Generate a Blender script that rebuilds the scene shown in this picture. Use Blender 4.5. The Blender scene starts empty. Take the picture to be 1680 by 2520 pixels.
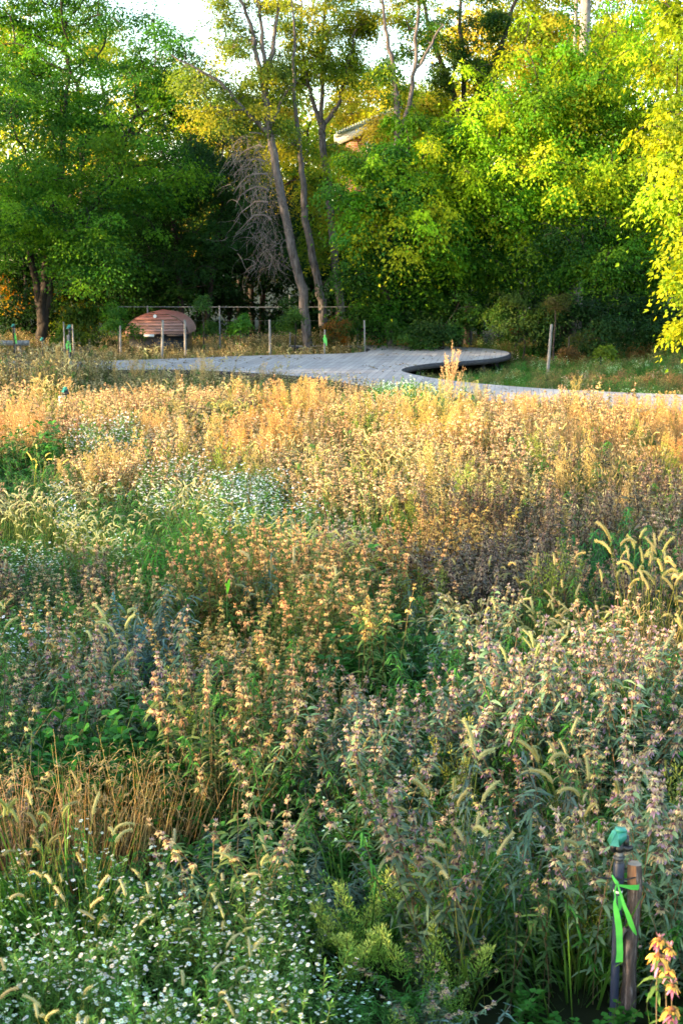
import bpy, math, random
import numpy as np
from mathutils import Vector

rng = np.random.default_rng(7)
random.seed(7)
sc = bpy.context.scene
COL = sc.collection
R = math.radians

# ------------------------------------------------------------------ camera geometry (source px of a 1680x2520 frame)
F, CX, CY, CH = 3500.0, 840.0, 1260.0, 3.0
P = math.atan((CY - 640.0) / F)
cp, sp = math.cos(P), math.sin(P)
def ray(px, py):
    u, v = (px - CX) / F, (CY - py) / F
    return np.array([u, cp + v * sp, -sp + v * cp])
def W(px, py, Y):
    d = ray(px, py); t = Y / d[1]
    return np.array([d[0] * t, Y, CH + d[2] * t])
def G(px, py, z=0.0):
    d = ray(px, py); t = (z - CH) / d[2]
    return np.array([d[0] * t, d[1] * t, z])
def proj(x, y, z):
    dy, dz = y, z - CH
    depth = dy * cp - dz * sp
    up = dy * sp + dz * cp
    return CX + F * x / depth, CY - F * up / depth

# ------------------------------------------------------------------ materials
def new_mat(name):
    m = bpy.data.materials.new(name); m.use_nodes = True
    nt = m.node_tree; nt.nodes.clear()
    out = nt.nodes.new('ShaderNodeOutputMaterial')
    return m, nt, out
def veg_mat(name, trans=0.35, spec=0.25, rough=0.55, tinted=False, warm=(1.25, 1.1, 0.55)):
    m, nt, out = new_mat(name); N = nt.nodes; L = nt.links
    a = N.new('ShaderNodeAttribute'); a.attribute_name = 'Col'
    src = a.outputs['Color']
    if tinted:
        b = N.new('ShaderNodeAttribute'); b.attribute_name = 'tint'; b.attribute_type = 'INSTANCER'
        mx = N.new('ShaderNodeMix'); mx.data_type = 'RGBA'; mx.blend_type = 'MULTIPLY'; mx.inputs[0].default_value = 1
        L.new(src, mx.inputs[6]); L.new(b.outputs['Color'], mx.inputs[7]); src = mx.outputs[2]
    p = N.new('ShaderNodeBsdfPrincipled'); p.inputs['Roughness'].default_value = rough
    p.inputs['Specular IOR Level'].default_value = spec
    L.new(src, p.inputs['Base Color'])
    t = N.new('ShaderNodeBsdfTranslucent')
    w = N.new('ShaderNodeMix'); w.data_type = 'RGBA'; w.blend_type = 'MULTIPLY'; w.inputs[0].default_value = 1
    L.new(src, w.inputs[6]); w.inputs[7].default_value = (*warm, 1); L.new(w.outputs[2], t.inputs['Color'])
    s = N.new('ShaderNodeMixShader'); s.inputs[0].default_value = trans
    L.new(p.outputs[0], s.inputs[1]); L.new(t.outputs[0], s.inputs[2]); L.new(s.outputs[0], out.inputs[0])
    return m
def noise_mat(name, c1, c2, scale=8.0, stretch=(1, 1, 1), rough=0.85, bump=0.3, spec=0.2, detail=6, c3=None):
    m, nt, out = new_mat(name); N = nt.nodes; L = nt.links
    tc = N.new('ShaderNodeTexCoord'); mp = N.new('ShaderNodeMapping'); mp.inputs['Scale'].default_value = stretch
    L.new(tc.outputs['Object'], mp.inputs[0])
    n = N.new('ShaderNodeTexNoise'); n.inputs['Scale'].default_value = scale; n.inputs['Detail'].default_value = detail
    n.inputs['Roughness'].default_value = 0.65
    L.new(mp.outputs[0], n.inputs['Vector'])
    cr = N.new('ShaderNodeValToRGB'); cr.color_ramp.elements[0].position = 0.32; cr.color_ramp.elements[1].position = 0.68
    cr.color_ramp.elements[0].color = (*c1, 1); cr.color_ramp.elements[1].color = (*c2, 1)
    if c3:
        e = cr.color_ramp.elements.new(0.55); e.color = (*c3, 1)
    L.new(n.outputs[0], cr.inputs[0])
    p = N.new('ShaderNodeBsdfPrincipled'); p.inputs['Roughness'].default_value = rough; p.inputs['Specular IOR Level'].default_value = spec
    L.new(cr.outputs[0], p.inputs['Base Color'])
    if bump:
        b = N.new('ShaderNodeBump'); b.inputs['Strength'].default_value = bump; b.inputs['Distance'].default_value = 0.02
        L.new(n.outputs[0], b.inputs['Height']); L.new(b.outputs[0], p.inputs['Normal'])
    L.new(p.outputs[0], out.inputs[0])
    return m

M_LEAF = veg_mat('tree_leaf', 0.55, 0.15, 0.6, warm=(1.15, 1.2, 0.4))
M_HERB = veg_mat('meadow_herb', 0.35, 0.2, 0.6, tinted=True, warm=(1.1, 1.05, 0.75))
M_BARK = noise_mat('grey_bark', (0.035, 0.03, 0.03), (0.17, 0.15, 0.145), 5, (3, 3, 0.7), 0.9, 0.6)
M_PALE = noise_mat('pale_bark', (0.10, 0.09, 0.085), (0.34, 0.31, 0.28), 4, (3, 3, 1.0), 0.85, 0.4)
M_DARK = noise_mat('dark_bark', (0.014, 0.012, 0.011), (0.06, 0.05, 0.045), 5, (3, 3, 0.6), 0.9, 0.6)
M_TWIG = noise_mat('dead_twig', (0.08, 0.068, 0.064), (0.24, 0.21, 0.19), 3, (1, 1, 1), 0.9, 0)
M_WOOD = noise_mat('weathered_wood', (0.10, 0.095, 0.09), (0.36, 0.34, 0.32), 12, (4, 4, 0.5), 0.8, 0.3)
M_TAPE = noise_mat('green_tape', (0.07, 0.42, 0.06), (0.13, 0.62, 0.10), 9, (1, 1, 1), 0.35, 0.15, 0.5)
M_TEAL = noise_mat('teal_plastic', (0.03, 0.22, 0.16), (0.06, 0.32, 0.24), 30, (1, 1, 1), 0.35, 0.03, 0.5)
M_BLACK = noise_mat('black_plastic', (0.008, 0.009, 0.011), (0.02, 0.021, 0.025), 40, (1, 1, 1), 0.35, 0.05, 0.5)
M_PVC = noise_mat('slate_pvc', (0.018, 0.024, 0.048), (0.032, 0.042, 0.08), 14, (1, 1, 0.3), 0.42, 0.03, 0.5)
M_STEEL = noise_mat('galvanised_steel', (0.10, 0.105, 0.11), (0.24, 0.25, 0.26), 20, (1, 1, 1), 0.5, 0)
M_WHITE = noise_mat('white_paint', (0.6, 0.6, 0.58), (0.82, 0.81, 0.78), 6, (1, 1, 1), 0.6, 0.1)

# ------------------------------------------------------------------ mesh builder
class MB:
    def __init__(s):
        s.v = []; s.f = []; s.c = []; s.n = 0
    def add(s, v, f, c):
        v = np.asarray(v, float).reshape(-1, 3); c = np.asarray(c, float)
        if c.ndim == 1: c = np.tile(c, (len(v), 1))
        s.v.append(v); s.c.append(c[:, :3])
        f = np.asarray(f, int)
        if f.shape[1] == 3: f = np.hstack([f, -np.ones((len(f), 1), int) - s.n])
        s.f.append(f + s.n); s.n += len(v)
    def join(s, o, M=None, off=(0, 0, 0)):
        if not o.v: return
        v = np.vstack(o.v)
        if M is not None: v = v @ M.T
        f = np.vstack(o.f); f = np.where(f < 0, -1 - s.n, f)
        s.v.append(v + np.array(off)); s.c.append(np.vstack(o.c)); s.f.append(f + s.n); s.n += len(v)
    def mesh(s, name, mat, smooth=False):
        me = bpy.data.meshes.new(name)
        v = np.vstack(s.v); f = np.vstack(s.f); c = np.vstack(s.c)
        tri = f[:, 3] < 0
        cnt = np.where(tri, 3, 4); flat = f[f >= 0]
        me.vertices.add(len(v)); me.vertices.foreach_set('co', v.astype(np.float32).ravel())
        me.loops.add(len(flat)); me.loops.foreach_set('vertex_index', flat.astype(np.int32))
        me.polygons.add(len(f))
        me.polygons.foreach_set('loop_start', np.concatenate([[0], np.cumsum(cnt)[:-1]]).astype(np.int32))
        me.update(calc_edges=True)
        at = me.attributes.new('Col', 'FLOAT_COLOR', 'POINT')
        at.data.foreach_set('color', np.hstack([c, np.ones((len(c), 1))]).astype(np.float32).ravel())
        me.materials.append(mat)
        if smooth: me.polygons.foreach_set('use_smooth', np.ones(len(f), bool))
        me.update(); me.validate()
        return me
    def build(s, name, mat, parent=None, smooth=False, loc=None):
        o = bpy.data.objects.new(name, s.mesh(name, mat, smooth)); COL.objects.link(o)
        if parent is not None: o.parent = parent
        if loc is not None: o.location = loc
        return o

def nrm(a):
    a = np.asarray(a, float); return a / np.maximum(np.linalg.norm(a, axis=-1, keepdims=True), 1e-9)
def tube(mb, pts, rad, k=6, col=(1, 1, 1), cap=True):
    pts = np.asarray(pts, float); n = len(pts); rad = np.broadcast_to(np.asarray(rad, float), (n,))
    T = np.gradient(pts, axis=0); T = nrm(T)
    ref = np.array([0.13, 0.98, 0.1]) if abs(T[0][2]) > 0.7 else np.array([0.05, 0.1, 1.0])
    A = nrm(np.cross(T, ref)); B = nrm(np.cross(T, A))
    a = np.arange(k) / k * 2 * np.pi
    V = pts[:, None] + rad[:, None, None] * (A[:, None] * np.cos(a)[None, :, None] + B[:, None] * np.sin(a)[None, :, None])
    i, j = np.meshgrid(np.arange(n - 1), np.arange(k), indexing='ij')
    j2 = (j + 1) % k
    Fq = np.stack([i * k + j, i * k + j2, (i + 1) * k + j2, (i + 1) * k + j], -1).reshape(-1, 4)
    mb.add(V.reshape(-1, 3), Fq, col)
    if cap and k > 3:
        for e, idx in ((0, 0), (n - 1, (n - 1) * k)):
            mb.add(np.vstack([V[e], pts[e][None]]), [[q, (q + 1) % k, k] for q in range(k)], col)
def blades(mb, P0, D, U, L, Wd, droop, prof, col, col2=None):
    """many strips at once: P0 base, D direction, U face normal hint, prof = width profile"""
    P0 = np.atleast_2d(P0); n = len(P0)
    D = nrm(np.broadcast_to(D, (n, 3))); U = np.broadcast_to(U, (n, 3))
    L = np.broadcast_to(L, (n,)).astype(float); Wd = np.broadcast_to(Wd, (n,)).astype(float); droop = np.broadcast_to(droop, (n,)).astype(float)
    S = nrm(np.cross(D, U)); m = len(prof); t = np.linspace(0, 1, m)
    C = P0[:, None] + D[:, None] * (L[:, None] * t)[..., None]
    C[..., 2] -= (droop * L)[:, None] * t[None] ** 2
    w = (Wd[:, None] * np.asarray(prof)[None])[..., None] * 0.5
    V = np.stack([C - S[:, None] * w, C + S[:, None] * w], 2).reshape(-1, 3)
    b = (np.arange(n) * 2 * m)[:, None] + (np.arange(m - 1) * 2)[None]
    Fq = np.stack([b, b + 1, b + 3, b + 2], -1).reshape(-1, 4)
    col = np.broadcast_to(np.asarray(col, float), (n, 3))
    c2 = col if col2 is None else np.broadcast_to(np.asarray(col2, float), (n, 3))
    cc = col[:, None, None] * (1 - t)[None, :, None, None] + c2[:, None, None] * t[None, :, None, None]
    cc = np.broadcast_to(cc, (n, m, 2, 3)).reshape(-1, 3)
    mb.add(V, Fq, cc)
def leaves(mb, C, D, Nn, L, Wd, col):
    """single folded diamond leaves"""
    n = len(C); D = nrm(D); S = nrm(np.cross(D, Nn)); Nn = nrm(np.cross(S, D))
    L = np.broadcast_to(L, (n,))[:, None]; Wd = np.broadcast_to(Wd, (n,))[:, None]
    V = np.stack([C, C + D * L * .42 + S * Wd * .5 + Nn * Wd * .15, C + D * L - Nn * L * .12, C + D * L * .42 - S * Wd * .5 + Nn * Wd * .15], 1).reshape(-1, 3)
    b = (np.arange(n) * 4)[:, None]
    Ft = np.concatenate([np.hstack([b, b + 1, b + 2]), np.hstack([b, b + 2, b + 3])])
    mb.add(V, Ft, np.repeat(col, 4, axis=0))
def box(mb, c, s, col=(1, 1, 1), rz=0.0, tilt=None):
    x, y, z = np.array(s) / 2.0
    v = np.array([[-x, -y, -z], [x, -y, -z], [x, y, -z], [-x, y, -z], [-x, -y, z], [x, -y, z], [x, y, z], [-x, y, z]])
    if tilt is not None: v = v @ np.array(tilt).T
    ca, sa = math.cos(rz), math.sin(rz)
    v = v @ np.array([[ca, sa, 0], [-sa, ca, 0], [0, 0, 1]])
    mb.add(v + np.array(c), [[0, 3, 2, 1], [4, 5, 6, 7], [0, 1, 5, 4], [1, 2, 6, 5], [2, 3, 7, 6], [3, 0, 4, 7]], col)

def tag(o, label=None, cat=None, group=None, kind=None):
    if label: o['label'] = label
    if cat: o['category'] = cat
    if group: o['group'] = group
    if kind: o['kind'] = kind
    return o
def empty(name, loc, label=None, cat=None, group=None):
    o = bpy.data.objects.new(name, None); COL.objects.link(o); o.location = [float(q) for q in loc]
    o.empty_display_size = 0.2
    return tag(o, label, cat, group)

# ------------------------------------------------------------------ world, sun, camera
SUN_EL = R(10.0)
sd = np.array([-0.955, -0.295])          # where the sun stands, in plan
sd = sd / np.linalg.norm(sd)
w = bpy.data.worlds.new('World'); sc.world = w; w.use_nodes = True
wn = w.node_tree.nodes; wl = w.node_tree.links
bg = wn.get('Background') or wn.new('ShaderNodeBackground')
sky = wn.new('ShaderNodeTexSky'); sky.sky_type = 'NISHITA'; sky.sun_disc = False
sky.sun_elevation = SUN_EL; sky.sun_rotation = math.atan2(sd[0], sd[1])
sky.air_density = 1.0; sky.dust_density = 1.5; sky.ozone_density = 1.0
wl.new(sky.outputs[0], bg.inputs['Color']); bg.inputs['Strength'].default_value = 1.1
sl = bpy.data.lights.new('sun', 'SUN'); sl.energy = 22.0; sl.angle = R(0.6); sl.color = (1.0, 0.70, 0.38)
so = bpy.data.objects.new('sun', sl); COL.objects.link(so)
sdir = Vector((sd[0] * math.cos(SUN_EL), sd[1] * math.cos(SUN_EL), math.sin(SUN_EL)))
so.rotation_euler = sdir.to_track_quat('Z', 'Y').to_euler(); so.location = (-30, -10, 20)
cam = bpy.data.cameras.new('camera'); co = bpy.data.objects.new('camera', cam); COL.objects.link(co)
cam.sensor_fit = 'VERTICAL'; cam.sensor_height = 36.0; cam.lens = 50.0; cam.clip_end = 3000; cam.clip_start = 0.1
co.location = (0, 0, CH); co.rotation_euler = (math.pi / 2 - P, 0, 0)
cam.dof.use_dof = True; cam.dof.focus_distance = 10.0; cam.dof.aperture_fstop = 6.3
sc.camera = co
sc.view_settings.view_transform = 'Standard'; sc.view_settings.look = 'None'; sc.view_settings.exposure = 0
sc.render.engine = 'CYCLES'
cy = sc.cycles
cy.max_bounces = 6; cy.diffuse_bounces = 4; cy.glossy_bounces = 1; cy.transmission_bounces = 4; cy.transparent_max_bounces = 4
cy.sample_clamp_indirect = 4.0; cy.caustics_reflective = False; cy.caustics_refractive = False
cy.use_denoising = True
try: cy.denoiser = 'OPENIMAGEDENOISE'; cy.denoising_prefilter = 'ACCURATE'
except Exception: pass
cy.use_adaptive_sampling = True; cy.adaptive_threshold = 0.04

# ------------------------------------------------------------------ ground
def value_noise(x, y, s, seed=0):
    r = np.random.default_rng(100 + seed).random((128, 128))
    x = np.asarray(x) / s + 500; y = np.asarray(y) / s + 500
    xi, yi = np.floor(x).astype(int), np.floor(y).astype(int); fx, fy = x - xi, y - yi
    fx = fx * fx * (3 - 2 * fx); fy = fy * fy * (3 - 2 * fy)
    g = lambda a, b: r[a % 128, b % 128]
    return (g(xi, yi) * (1 - fx) + g(xi + 1, yi) * fx) * (1 - fy) + (g(xi, yi + 1) * (1 - fx) + g(xi + 1, yi + 1) * fx) * fy
M_SOIL = noise_mat('soil', (0.012, 0.014, 0.007), (0.055, 0.045, 0.025), 1.5, (1, 1, 1), 0.95, 0.5, 0.1, c3=(0.02, 0.03, 0.01))
g = MB()
xs = np.concatenate([[-1500, -400, -120], np.linspace(-40, 40, 61), [120, 400, 1500]])
ys = np.concatenate([[-400, -60], np.linspace(-6, 70, 58), [150, 500, 2500]])
X, Y = np.meshgrid(xs, ys, indexing='ij')
Z = (value_noise(X, Y, 3.0, 1) - .5) * 0.10 * (np.abs(X) < 60) * (Y < 80)
ny = len(ys); i, j = np.meshgrid(np.arange(len(xs) - 1), np.arange(ny - 1), indexing='ij')
g.add(np.stack([X, Y, Z], -1).reshape(-1, 3), np.stack([i * ny + j, (i + 1) * ny + j, (i + 1) * ny + j + 1, i * ny + j + 1], -1).reshape(-1, 4), (1, 1, 1))
tag(g.build('ground', M_SOIL, smooth=True), 'dark soil ground beneath the meadow and the trees', 'ground', kind='structure')

# ------------------------------------------------------------------ boardwalk
DZ = 0.45
outline = [(-300, 887), (0, 889), (200, 889), (400, 884), (560, 877), (700, 873), (800, 871), (845, 870), (888, 867), (915, 862), (905, 857), (861, 854),
           (800, 853), (740, 853), (700, 850.5), (800, 849.5), (900, 849.5), (1000, 850.5), (1100, 852.5), (1180, 856), (1230, 861), (1255, 868), (1247, 875), (1215, 882),
           (1150, 888), (1080, 892), (1020, 899), (985, 908), (990, 915), (1020, 922), (1060, 930), (1150, 941), (1260, 951), (1400, 960), (1680, 972), (2100, 985),
           (2100, 1040), (1680, 1022), (1500, 1008), (1200, 988), (1000, 966), (880, 948), (830, 938), (760, 927), (600, 916), (500, 911), (400, 909), (200, 911), (0, 913), (-300, 918)]
pts = np.array([G(a, b, DZ)[:2] for a, b in outline])
def smooth_poly(p, it=2):
    for _ in range(it):
        q = np.roll(p, -1, 0); p = np.stack([p * .75 + q * .25, p * .25 + q * .75], 1).reshape(-1, 2)
    return p
deck_xy = smooth_poly(pts, 2)
def inside(px, py, poly):
    px = np.asarray(px); py = np.asarray(py); r = np.zeros(px.shape, bool)
    x0, y0 = poly[:, 0], poly[:, 1]; x1, y1 = np.roll(x0, -1), np.roll(y0, -1)
    for a, b, c, d in zip(x0, y0, x1, y1):
        if b == d: continue
        r ^= ((b > py) != (d > py)) & (px < (c - a) * (py - b) / (d - b) + a)
    return r
def deck_material():
    m, nt, out = new_mat('boardwalk_planks'); N = nt.nodes; L = nt.links
    tc = N.new('ShaderNodeTexCoord')
    mp = N.new('ShaderNodeMapping'); mp.inputs['Rotation'].default_value = (0, 0, R(97)); L.new(tc.outputs['Object'], mp.inputs[0])
    br = N.new('ShaderNodeTexBrick'); br.inputs['Scale'].default_value = 1.0
    br.inputs['Brick Width'].default_value = 2.4; br.inputs['Row Height'].default_value = 0.145; br.inputs['Mortar Size'].default_value = 0.006
    br.inputs['Color1'].default_value = (0.32, 0.30, 0.295, 1); br.inputs['Color2'].default_value = (0.43, 0.405, 0.39, 1)
    br.inputs['Mortar'].default_value = (0.17, 0.165, 0.18, 1)
    L.new(mp.outputs[0], br.inputs['Vector'])
    n = N.new('ShaderNodeTexNoise'); n.inputs['Scale'].default_value = 3.0; n.inputs['Detail'].default_value = 8
    m2 = N.new('ShaderNodeMapping'); m2.inputs['Scale'].default_value = (0.5, 5, 1); L.new(tc.outputs['Object'], m2.inputs[0]); L.new(m2.outputs[0], n.inputs['Vector'])
    cr = N.new('ShaderNodeValToRGB'); cr.color_ramp.elements[0].color = (0.62, 0.60, 0.6, 1); cr.color_ramp.elements[1].color = (1.1, 1.08, 1.06, 1)
    cr.color_ramp.elements[0].position = .3; cr.color_ramp.elements[1].position = .7
    L.new(n.outputs[0], cr.inputs[0])
    mx = N.new('ShaderNodeMix'); mx.data_type = 'RGBA'; mx.blend_type = 'MULTIPLY'; mx.inputs[0].default_value = 1
    L.new(br.outputs['Color'], mx.inputs[6]); L.new(cr.outputs[0], mx.inputs[7])
    p = N.new('ShaderNodeBsdfPrincipled'); p.inputs['Roughness'].default_value = .75
    L.new(mx.outputs[2], p.inputs['Base Color']); L.new(p.outputs[0], out.inputs[0])
    return m
M_DECK = deck_material()
M_FASCIA = noise_mat('fascia_board', (0.02, 0.02, 0.026), (0.06, 0.055, 0.06), 6, (1, 1, 4), 0.8, 0.2)
bw = empty('boardwalk', (0, 0, 0), 'grey plank boardwalk winding across the meadow in an S curve', 'boardwalk'); bw['kind'] = 'structure'
import mathutils.geometry as mg
tri = mg.tessellate_polygon([[Vector((a, b, 0)) for a, b in deck_xy]])
d = MB(); d.add([[a, b, DZ] for a, b in deck_xy], [list(t) for t in tri], (1, 1, 1)); dk = d.build('deck', M_DECK, bw)
lt = MB(); rl = np.random.default_rng(12); lx = rl.uniform(-9, 12, 3500); ly = rl.uniform(24, 44, 3500); ok = inside(lx, ly, deck_xy) & (value_noise(lx, ly, 1.3, 61) > .55); lx, ly = lx[ok], ly[ok]; m_ = len(lx)
leaves(lt, np.stack([lx, ly, np.full(m_, DZ + .012)], 1), np.hstack([rl.normal(size=(m_, 2)), rl.normal(0, .15, (m_, 1))]), np.array([[0, 0, 1.0]]) + rl.normal(0, .25, (m_, 3)), .085 * rl.uniform(.6, 1.3, m_), .05, np.array([(.16, .10, .05), (.26, .18, .06), (.09, .06, .04)])[rl.integers(0, 3, m_)])
tag(lt.build('leaf_litter', M_LEAF), 'scattered brown fallen leaves lying on the boardwalk', 'leaf litter', kind='stuff')
n = len(deck_xy); area = 0.5 * np.sum(deck_xy[:, 0] * np.roll(deck_xy[:, 1], -1) - np.roll(deck_xy[:, 0], -1) * deck_xy[:, 1])
tang = nrm(np.roll(deck_xy, -1, 0) - np.roll(deck_xy, 1, 0)); outn = np.stack([tang[:, 1], -tang[:, 0]], 1) * (1 if area > 0 else -1)
fz = [(0.0, DZ - 0.005), (0.05, DZ - 0.005), (0.05, DZ - 0.12), (0.0, DZ - 0.12)]
V = np.array([[deck_xy[k][0] + outn[k][0] * o, deck_xy[k][1] + outn[k][1] * o, z] for k in range(n) for o, z in fz])
Fq = [[k * 4 + q, k * 4 + q + 1, ((k + 1) % n) * 4 + q + 1, ((k + 1) % n) * 4 + q] for k in range(n) for q in range(3)]
fs = MB(); fs.add(V, Fq, (1, 1, 1)); fs.build('fascia', M_FASCIA, bw)
inn = deck_xy - outn * 0.35
ps = MB()
for k in range(0, n, 5):
    box(ps, (inn[k][0], inn[k][1], 0.2), (0.12, 0.12, 0.46))
ps.build('support_posts', M_FASCIA, bw)

# ------------------------------------------------------------------ trees
def limb_tree(trunks, targets, r_tip=0.012, seed=0, k=5):
    """joins spray centres to the trunk polylines, returns tube segments"""
    rg = np.random.default_rng(seed)
    nodes = []; par = []; fixr = []
    for tr in trunks:
        prev = -1
        pp = np.array([q[:3] for q in tr]); rr = np.array([q[3] for q in tr])
        s = np.linspace(0, len(tr) - 1, (len(tr) - 1) * 5 + 1)
        for t in s:
            a = min(int(t), len(tr) - 2); f = t - a
            nodes.append(pp[a] * (1 - f) + pp[a + 1] * f + rg.normal(0, 0.02, 3)); fixr.append(rr[a] * (1 - f) + rr[a + 1] * f); par.append(prev); prev = len(nodes) - 1
    base = len(nodes); tp = np.array(nodes)
    dd = np.array([np.min(np.linalg.norm(tp - t, axis=1)) for t in targets]) if len(targets) else np.array([])
    order = np.argsort(dd); segs = []
    nodes = [np.array(q) for q in nodes]; plen = [0.0] * base
    for oi in order:
        t = targets[oi]; A = np.array(nodes)
        v = t - A; dist = np.linalg.norm(v, axis=1)
        cost = dist * (1 + 0.8 * np.clip(-v[:, 2] / np.maximum(dist, .01), 0, 1)) + 0.25 * np.array(plen)
        b = int(np.argmin(cost)); p0 = A[b]
        m = 4; L = dist[b]; bend = rg.normal(0, 0.07 * L, 3); bend[2] += 0.10 * L
        prev = b
        for q in range(1, m + 1):
            f = q / m
            nodes.append(p0 + (t - p0) * f + bend * math.sin(f * math.pi)); par.append(prev); plen.append(plen[b] + L * f); prev = len(nodes) - 1
    N = len(nodes); cnt = np.zeros(N)
    for a in range(N - 1, base - 1, -1):
        if cnt[a] == 0: cnt[a] = 1
        if par[a] >= base: cnt[par[a]] += cnt[a] if (cnt[a] > 0) else 1
    rad = np.where(np.arange(N) < base, 0, r_tip * np.maximum(cnt, 1) ** 0.42)
    for a in range(base): rad[a] = fixr[a]
    return np.array(nodes), np.array(par), rad, base
def tubes_from(nodes, par, rad, base, mb, k=6):
    # one quad ring per segment
    P1 = []; P0 = []; r0 = []; r1 = []
    for a in range(len(nodes)):
        if par[a] < 0: continue
        P0.append(nodes[par[a]]); P1.append(nodes[a]); r1.append(rad[a]); r0.append(min(rad[par[a]], rad[a] * 1.35) if a >= base else rad[par[a]])
    P0, P1, r0, r1 = map(np.array, (P0, P1, r0, r1)); T = nrm(P1 - P0)
    ref = np.where(np.abs(T[:, 2:3]) > .8, [[1.0, 0.02, 0]], [[0.02, 0, 1.0]]); A = nrm(np.cross(T, ref)); B = np.cross(T, A)
    P1 = P1 + T * (r1 * 0.3)[:, None]
    a = np.arange(k) / k * 2 * np.pi; ca, sa = np.cos(a)[None, :, None], np.sin(a)[None, :, None]
    ring = A[:, None] * ca + B[:, None] * sa
    V = np.stack([P0[:, None] + ring * r0[:, None, None], P1[:, None] + ring * r1[:, None, None]], 1).reshape(-1, 3)
    b = (np.arange(len(P0)) * 2 * k)[:, None]; q = np.arange(k)[None]; q2 = (q + 1) % k
    mb.add(V, np.stack([b + q, b + q2, b + k + q2, b + k + q], -1).reshape(-1, 4), (1, 1, 1))
def lobe_points(lobes, rg, ret_cl=False):
    out = []; ids = []; cid = 0
    for (c, r, n) in lobes:
        c = np.array(c); r = np.array(r if hasattr(r, '__len__') else (r, r, r))
        n = int(n * 1.35); k = max(1, int(n / 5)); u = nrm(rg.normal(size=(k, 3))); rad = rg.uniform(0.2, 1.0, k) ** 0.45
        cc = c + u * rad[:, None] * r
        i = rg.integers(0, k, n); q = cc[i] + rg.normal(0, 1, (n, 3)) * np.minimum(r * .32, .6) * np.array([1, 1, .6])
        ok = q[:, 2] > 0.25; out.append(q[ok]); ids.append(i[ok] + cid); cid += k
    if ret_cl: return np.vstack(out), np.concatenate(ids)
    return np.vstack(out)
def crown(mb, sprays, rg, leaf, per, sr, cols, flat=0.42, droop=0.5, ids=None, cmid=None):
    n = len(sprays); cols = np.array(cols)
    ids = np.arange(n) if ids is None else ids; kk = ids.max() + 1; pick = rg.integers(0, len(cols), kk)[ids]; pick = np.where(rg.random(n) < .25, rg.integers(0, len(cols), n), pick)
    base = cols[pick] * rg.uniform(0.6, 1.35, (kk, 1))[ids] * rg.uniform(.85, 1.15, (n, 1))
    cen = np.repeat(sprays, per, 0); R_ = sr * rg.uniform(.6, 1.25, (n, 1)).repeat(per, 0)
    o = rg.normal(0, 0.5, (n * per, 3)) * R_ * np.array([1, 1, flat])
    rr = np.linalg.norm(o[:, :2], axis=1, keepdims=True)
    o[:, 2:3] -= droop * rr ** 2 / np.maximum(R_, .05)
    C = cen + o
    mid = sprays.mean(0) if cmid is None else cmid
    outw = nrm(cen - mid)
    D = nrm(o * np.array([1, 1, .3])) + rg.normal(0, .45, o.shape) + np.array([0, 0, -0.55])
    Nn = outw * 0.7 + np.array([0, 0, 0.7]) + rg.normal(0, .40, o.shape)
    col = np.repeat(base, per, 0) * rg.uniform(.8, 1.2, (n * per, 1))
    y = rg.random((n * per, 1)) < 0.03
    col = np.where(y, col * np.array([1.6, 1.3, .7]), col)
    L = leaf * rg.uniform(.65, 1.25, n * per)
    leaves(mb, C, D, Nn, L, L * rg.uniform(.5, .75, n * per), col)
def tree(name, label, cat, group, trunks, lobes, leaf=.10, per=110, sr=.55, cols=((.05, .12, .02),), bark=None, seed=1, tip=.012, flat=.42, droop=.5, limb_frac=1.0, k=6):
    rg = np.random.default_rng(seed)
    b = trunks[0][0]
    root = empty(name, (b[0], b[1], 0), label, cat, group)
    inv = -np.array([b[0], b[1], 0.0])
    sp_, ids = lobe_points(lobes, rg, True)
    nodes, par, rad, base = limb_tree(trunks, sp_[: int(len(sp_) * limb_frac)] if limb_frac < 1 else sp_, tip, seed)
    t = MB(); tubes_from(nodes, par, rad, base, t, k); t.v = [q + inv for q in t.v]
    t.build('trunk', bark or M_DARK, root, smooth=True)
    leaf *= .82; per = int(per * 1.45)
    c = MB(); crown(c, sp_, rg, leaf, per, sr, cols, flat, droop, ids=ids); c.v = [q + inv for q in c.v]
    c.build('crown', M_LEAF, root)
    return root
def TP(*a):   # trunk polyline: (px, py, Y, radius) ; first one put on the ground
    o = []
    for q, (px, py, Y, r) in enumerate(a):
        p = W(px, py, Y)
        if q == 0: p[2] = -0.05
        o.append((p[0], p[1], p[2], r))
    return o
def TL(*a):
    return [(*W(px, py, Y), r) for (px, py, Y, r) in a]
def LB(px, py, Y, r, n):
    return (W(px, py, Y), r, n)
GREEN = [(.06, .185, .026), (.09, .24, .022), (.04, .14, .024), (.13, .28, .02)]
SHADE = [(.04, .14, .016), (.06, .18, .016), (.025, .09, .016), (.10, .23, .015)]  # darkened greens for lower crowns, shade put into the leaf colour
LIME = [(.19, .37, .015), (.30, .45, .015), (.10, .27, .015), (.40, .46, .02)]
YELL = [(.52, .46, .04), (.40, .40, .03), (.26, .36, .025), (.60, .45, .06)]
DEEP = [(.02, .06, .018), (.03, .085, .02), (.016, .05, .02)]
MIXU = [(.09, .2, .02), (.26, .34, .02), (.07, .15, .02), (.46, .42, .03)]
CL = 'broadleaf trees at the edge of the meadow'
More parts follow.
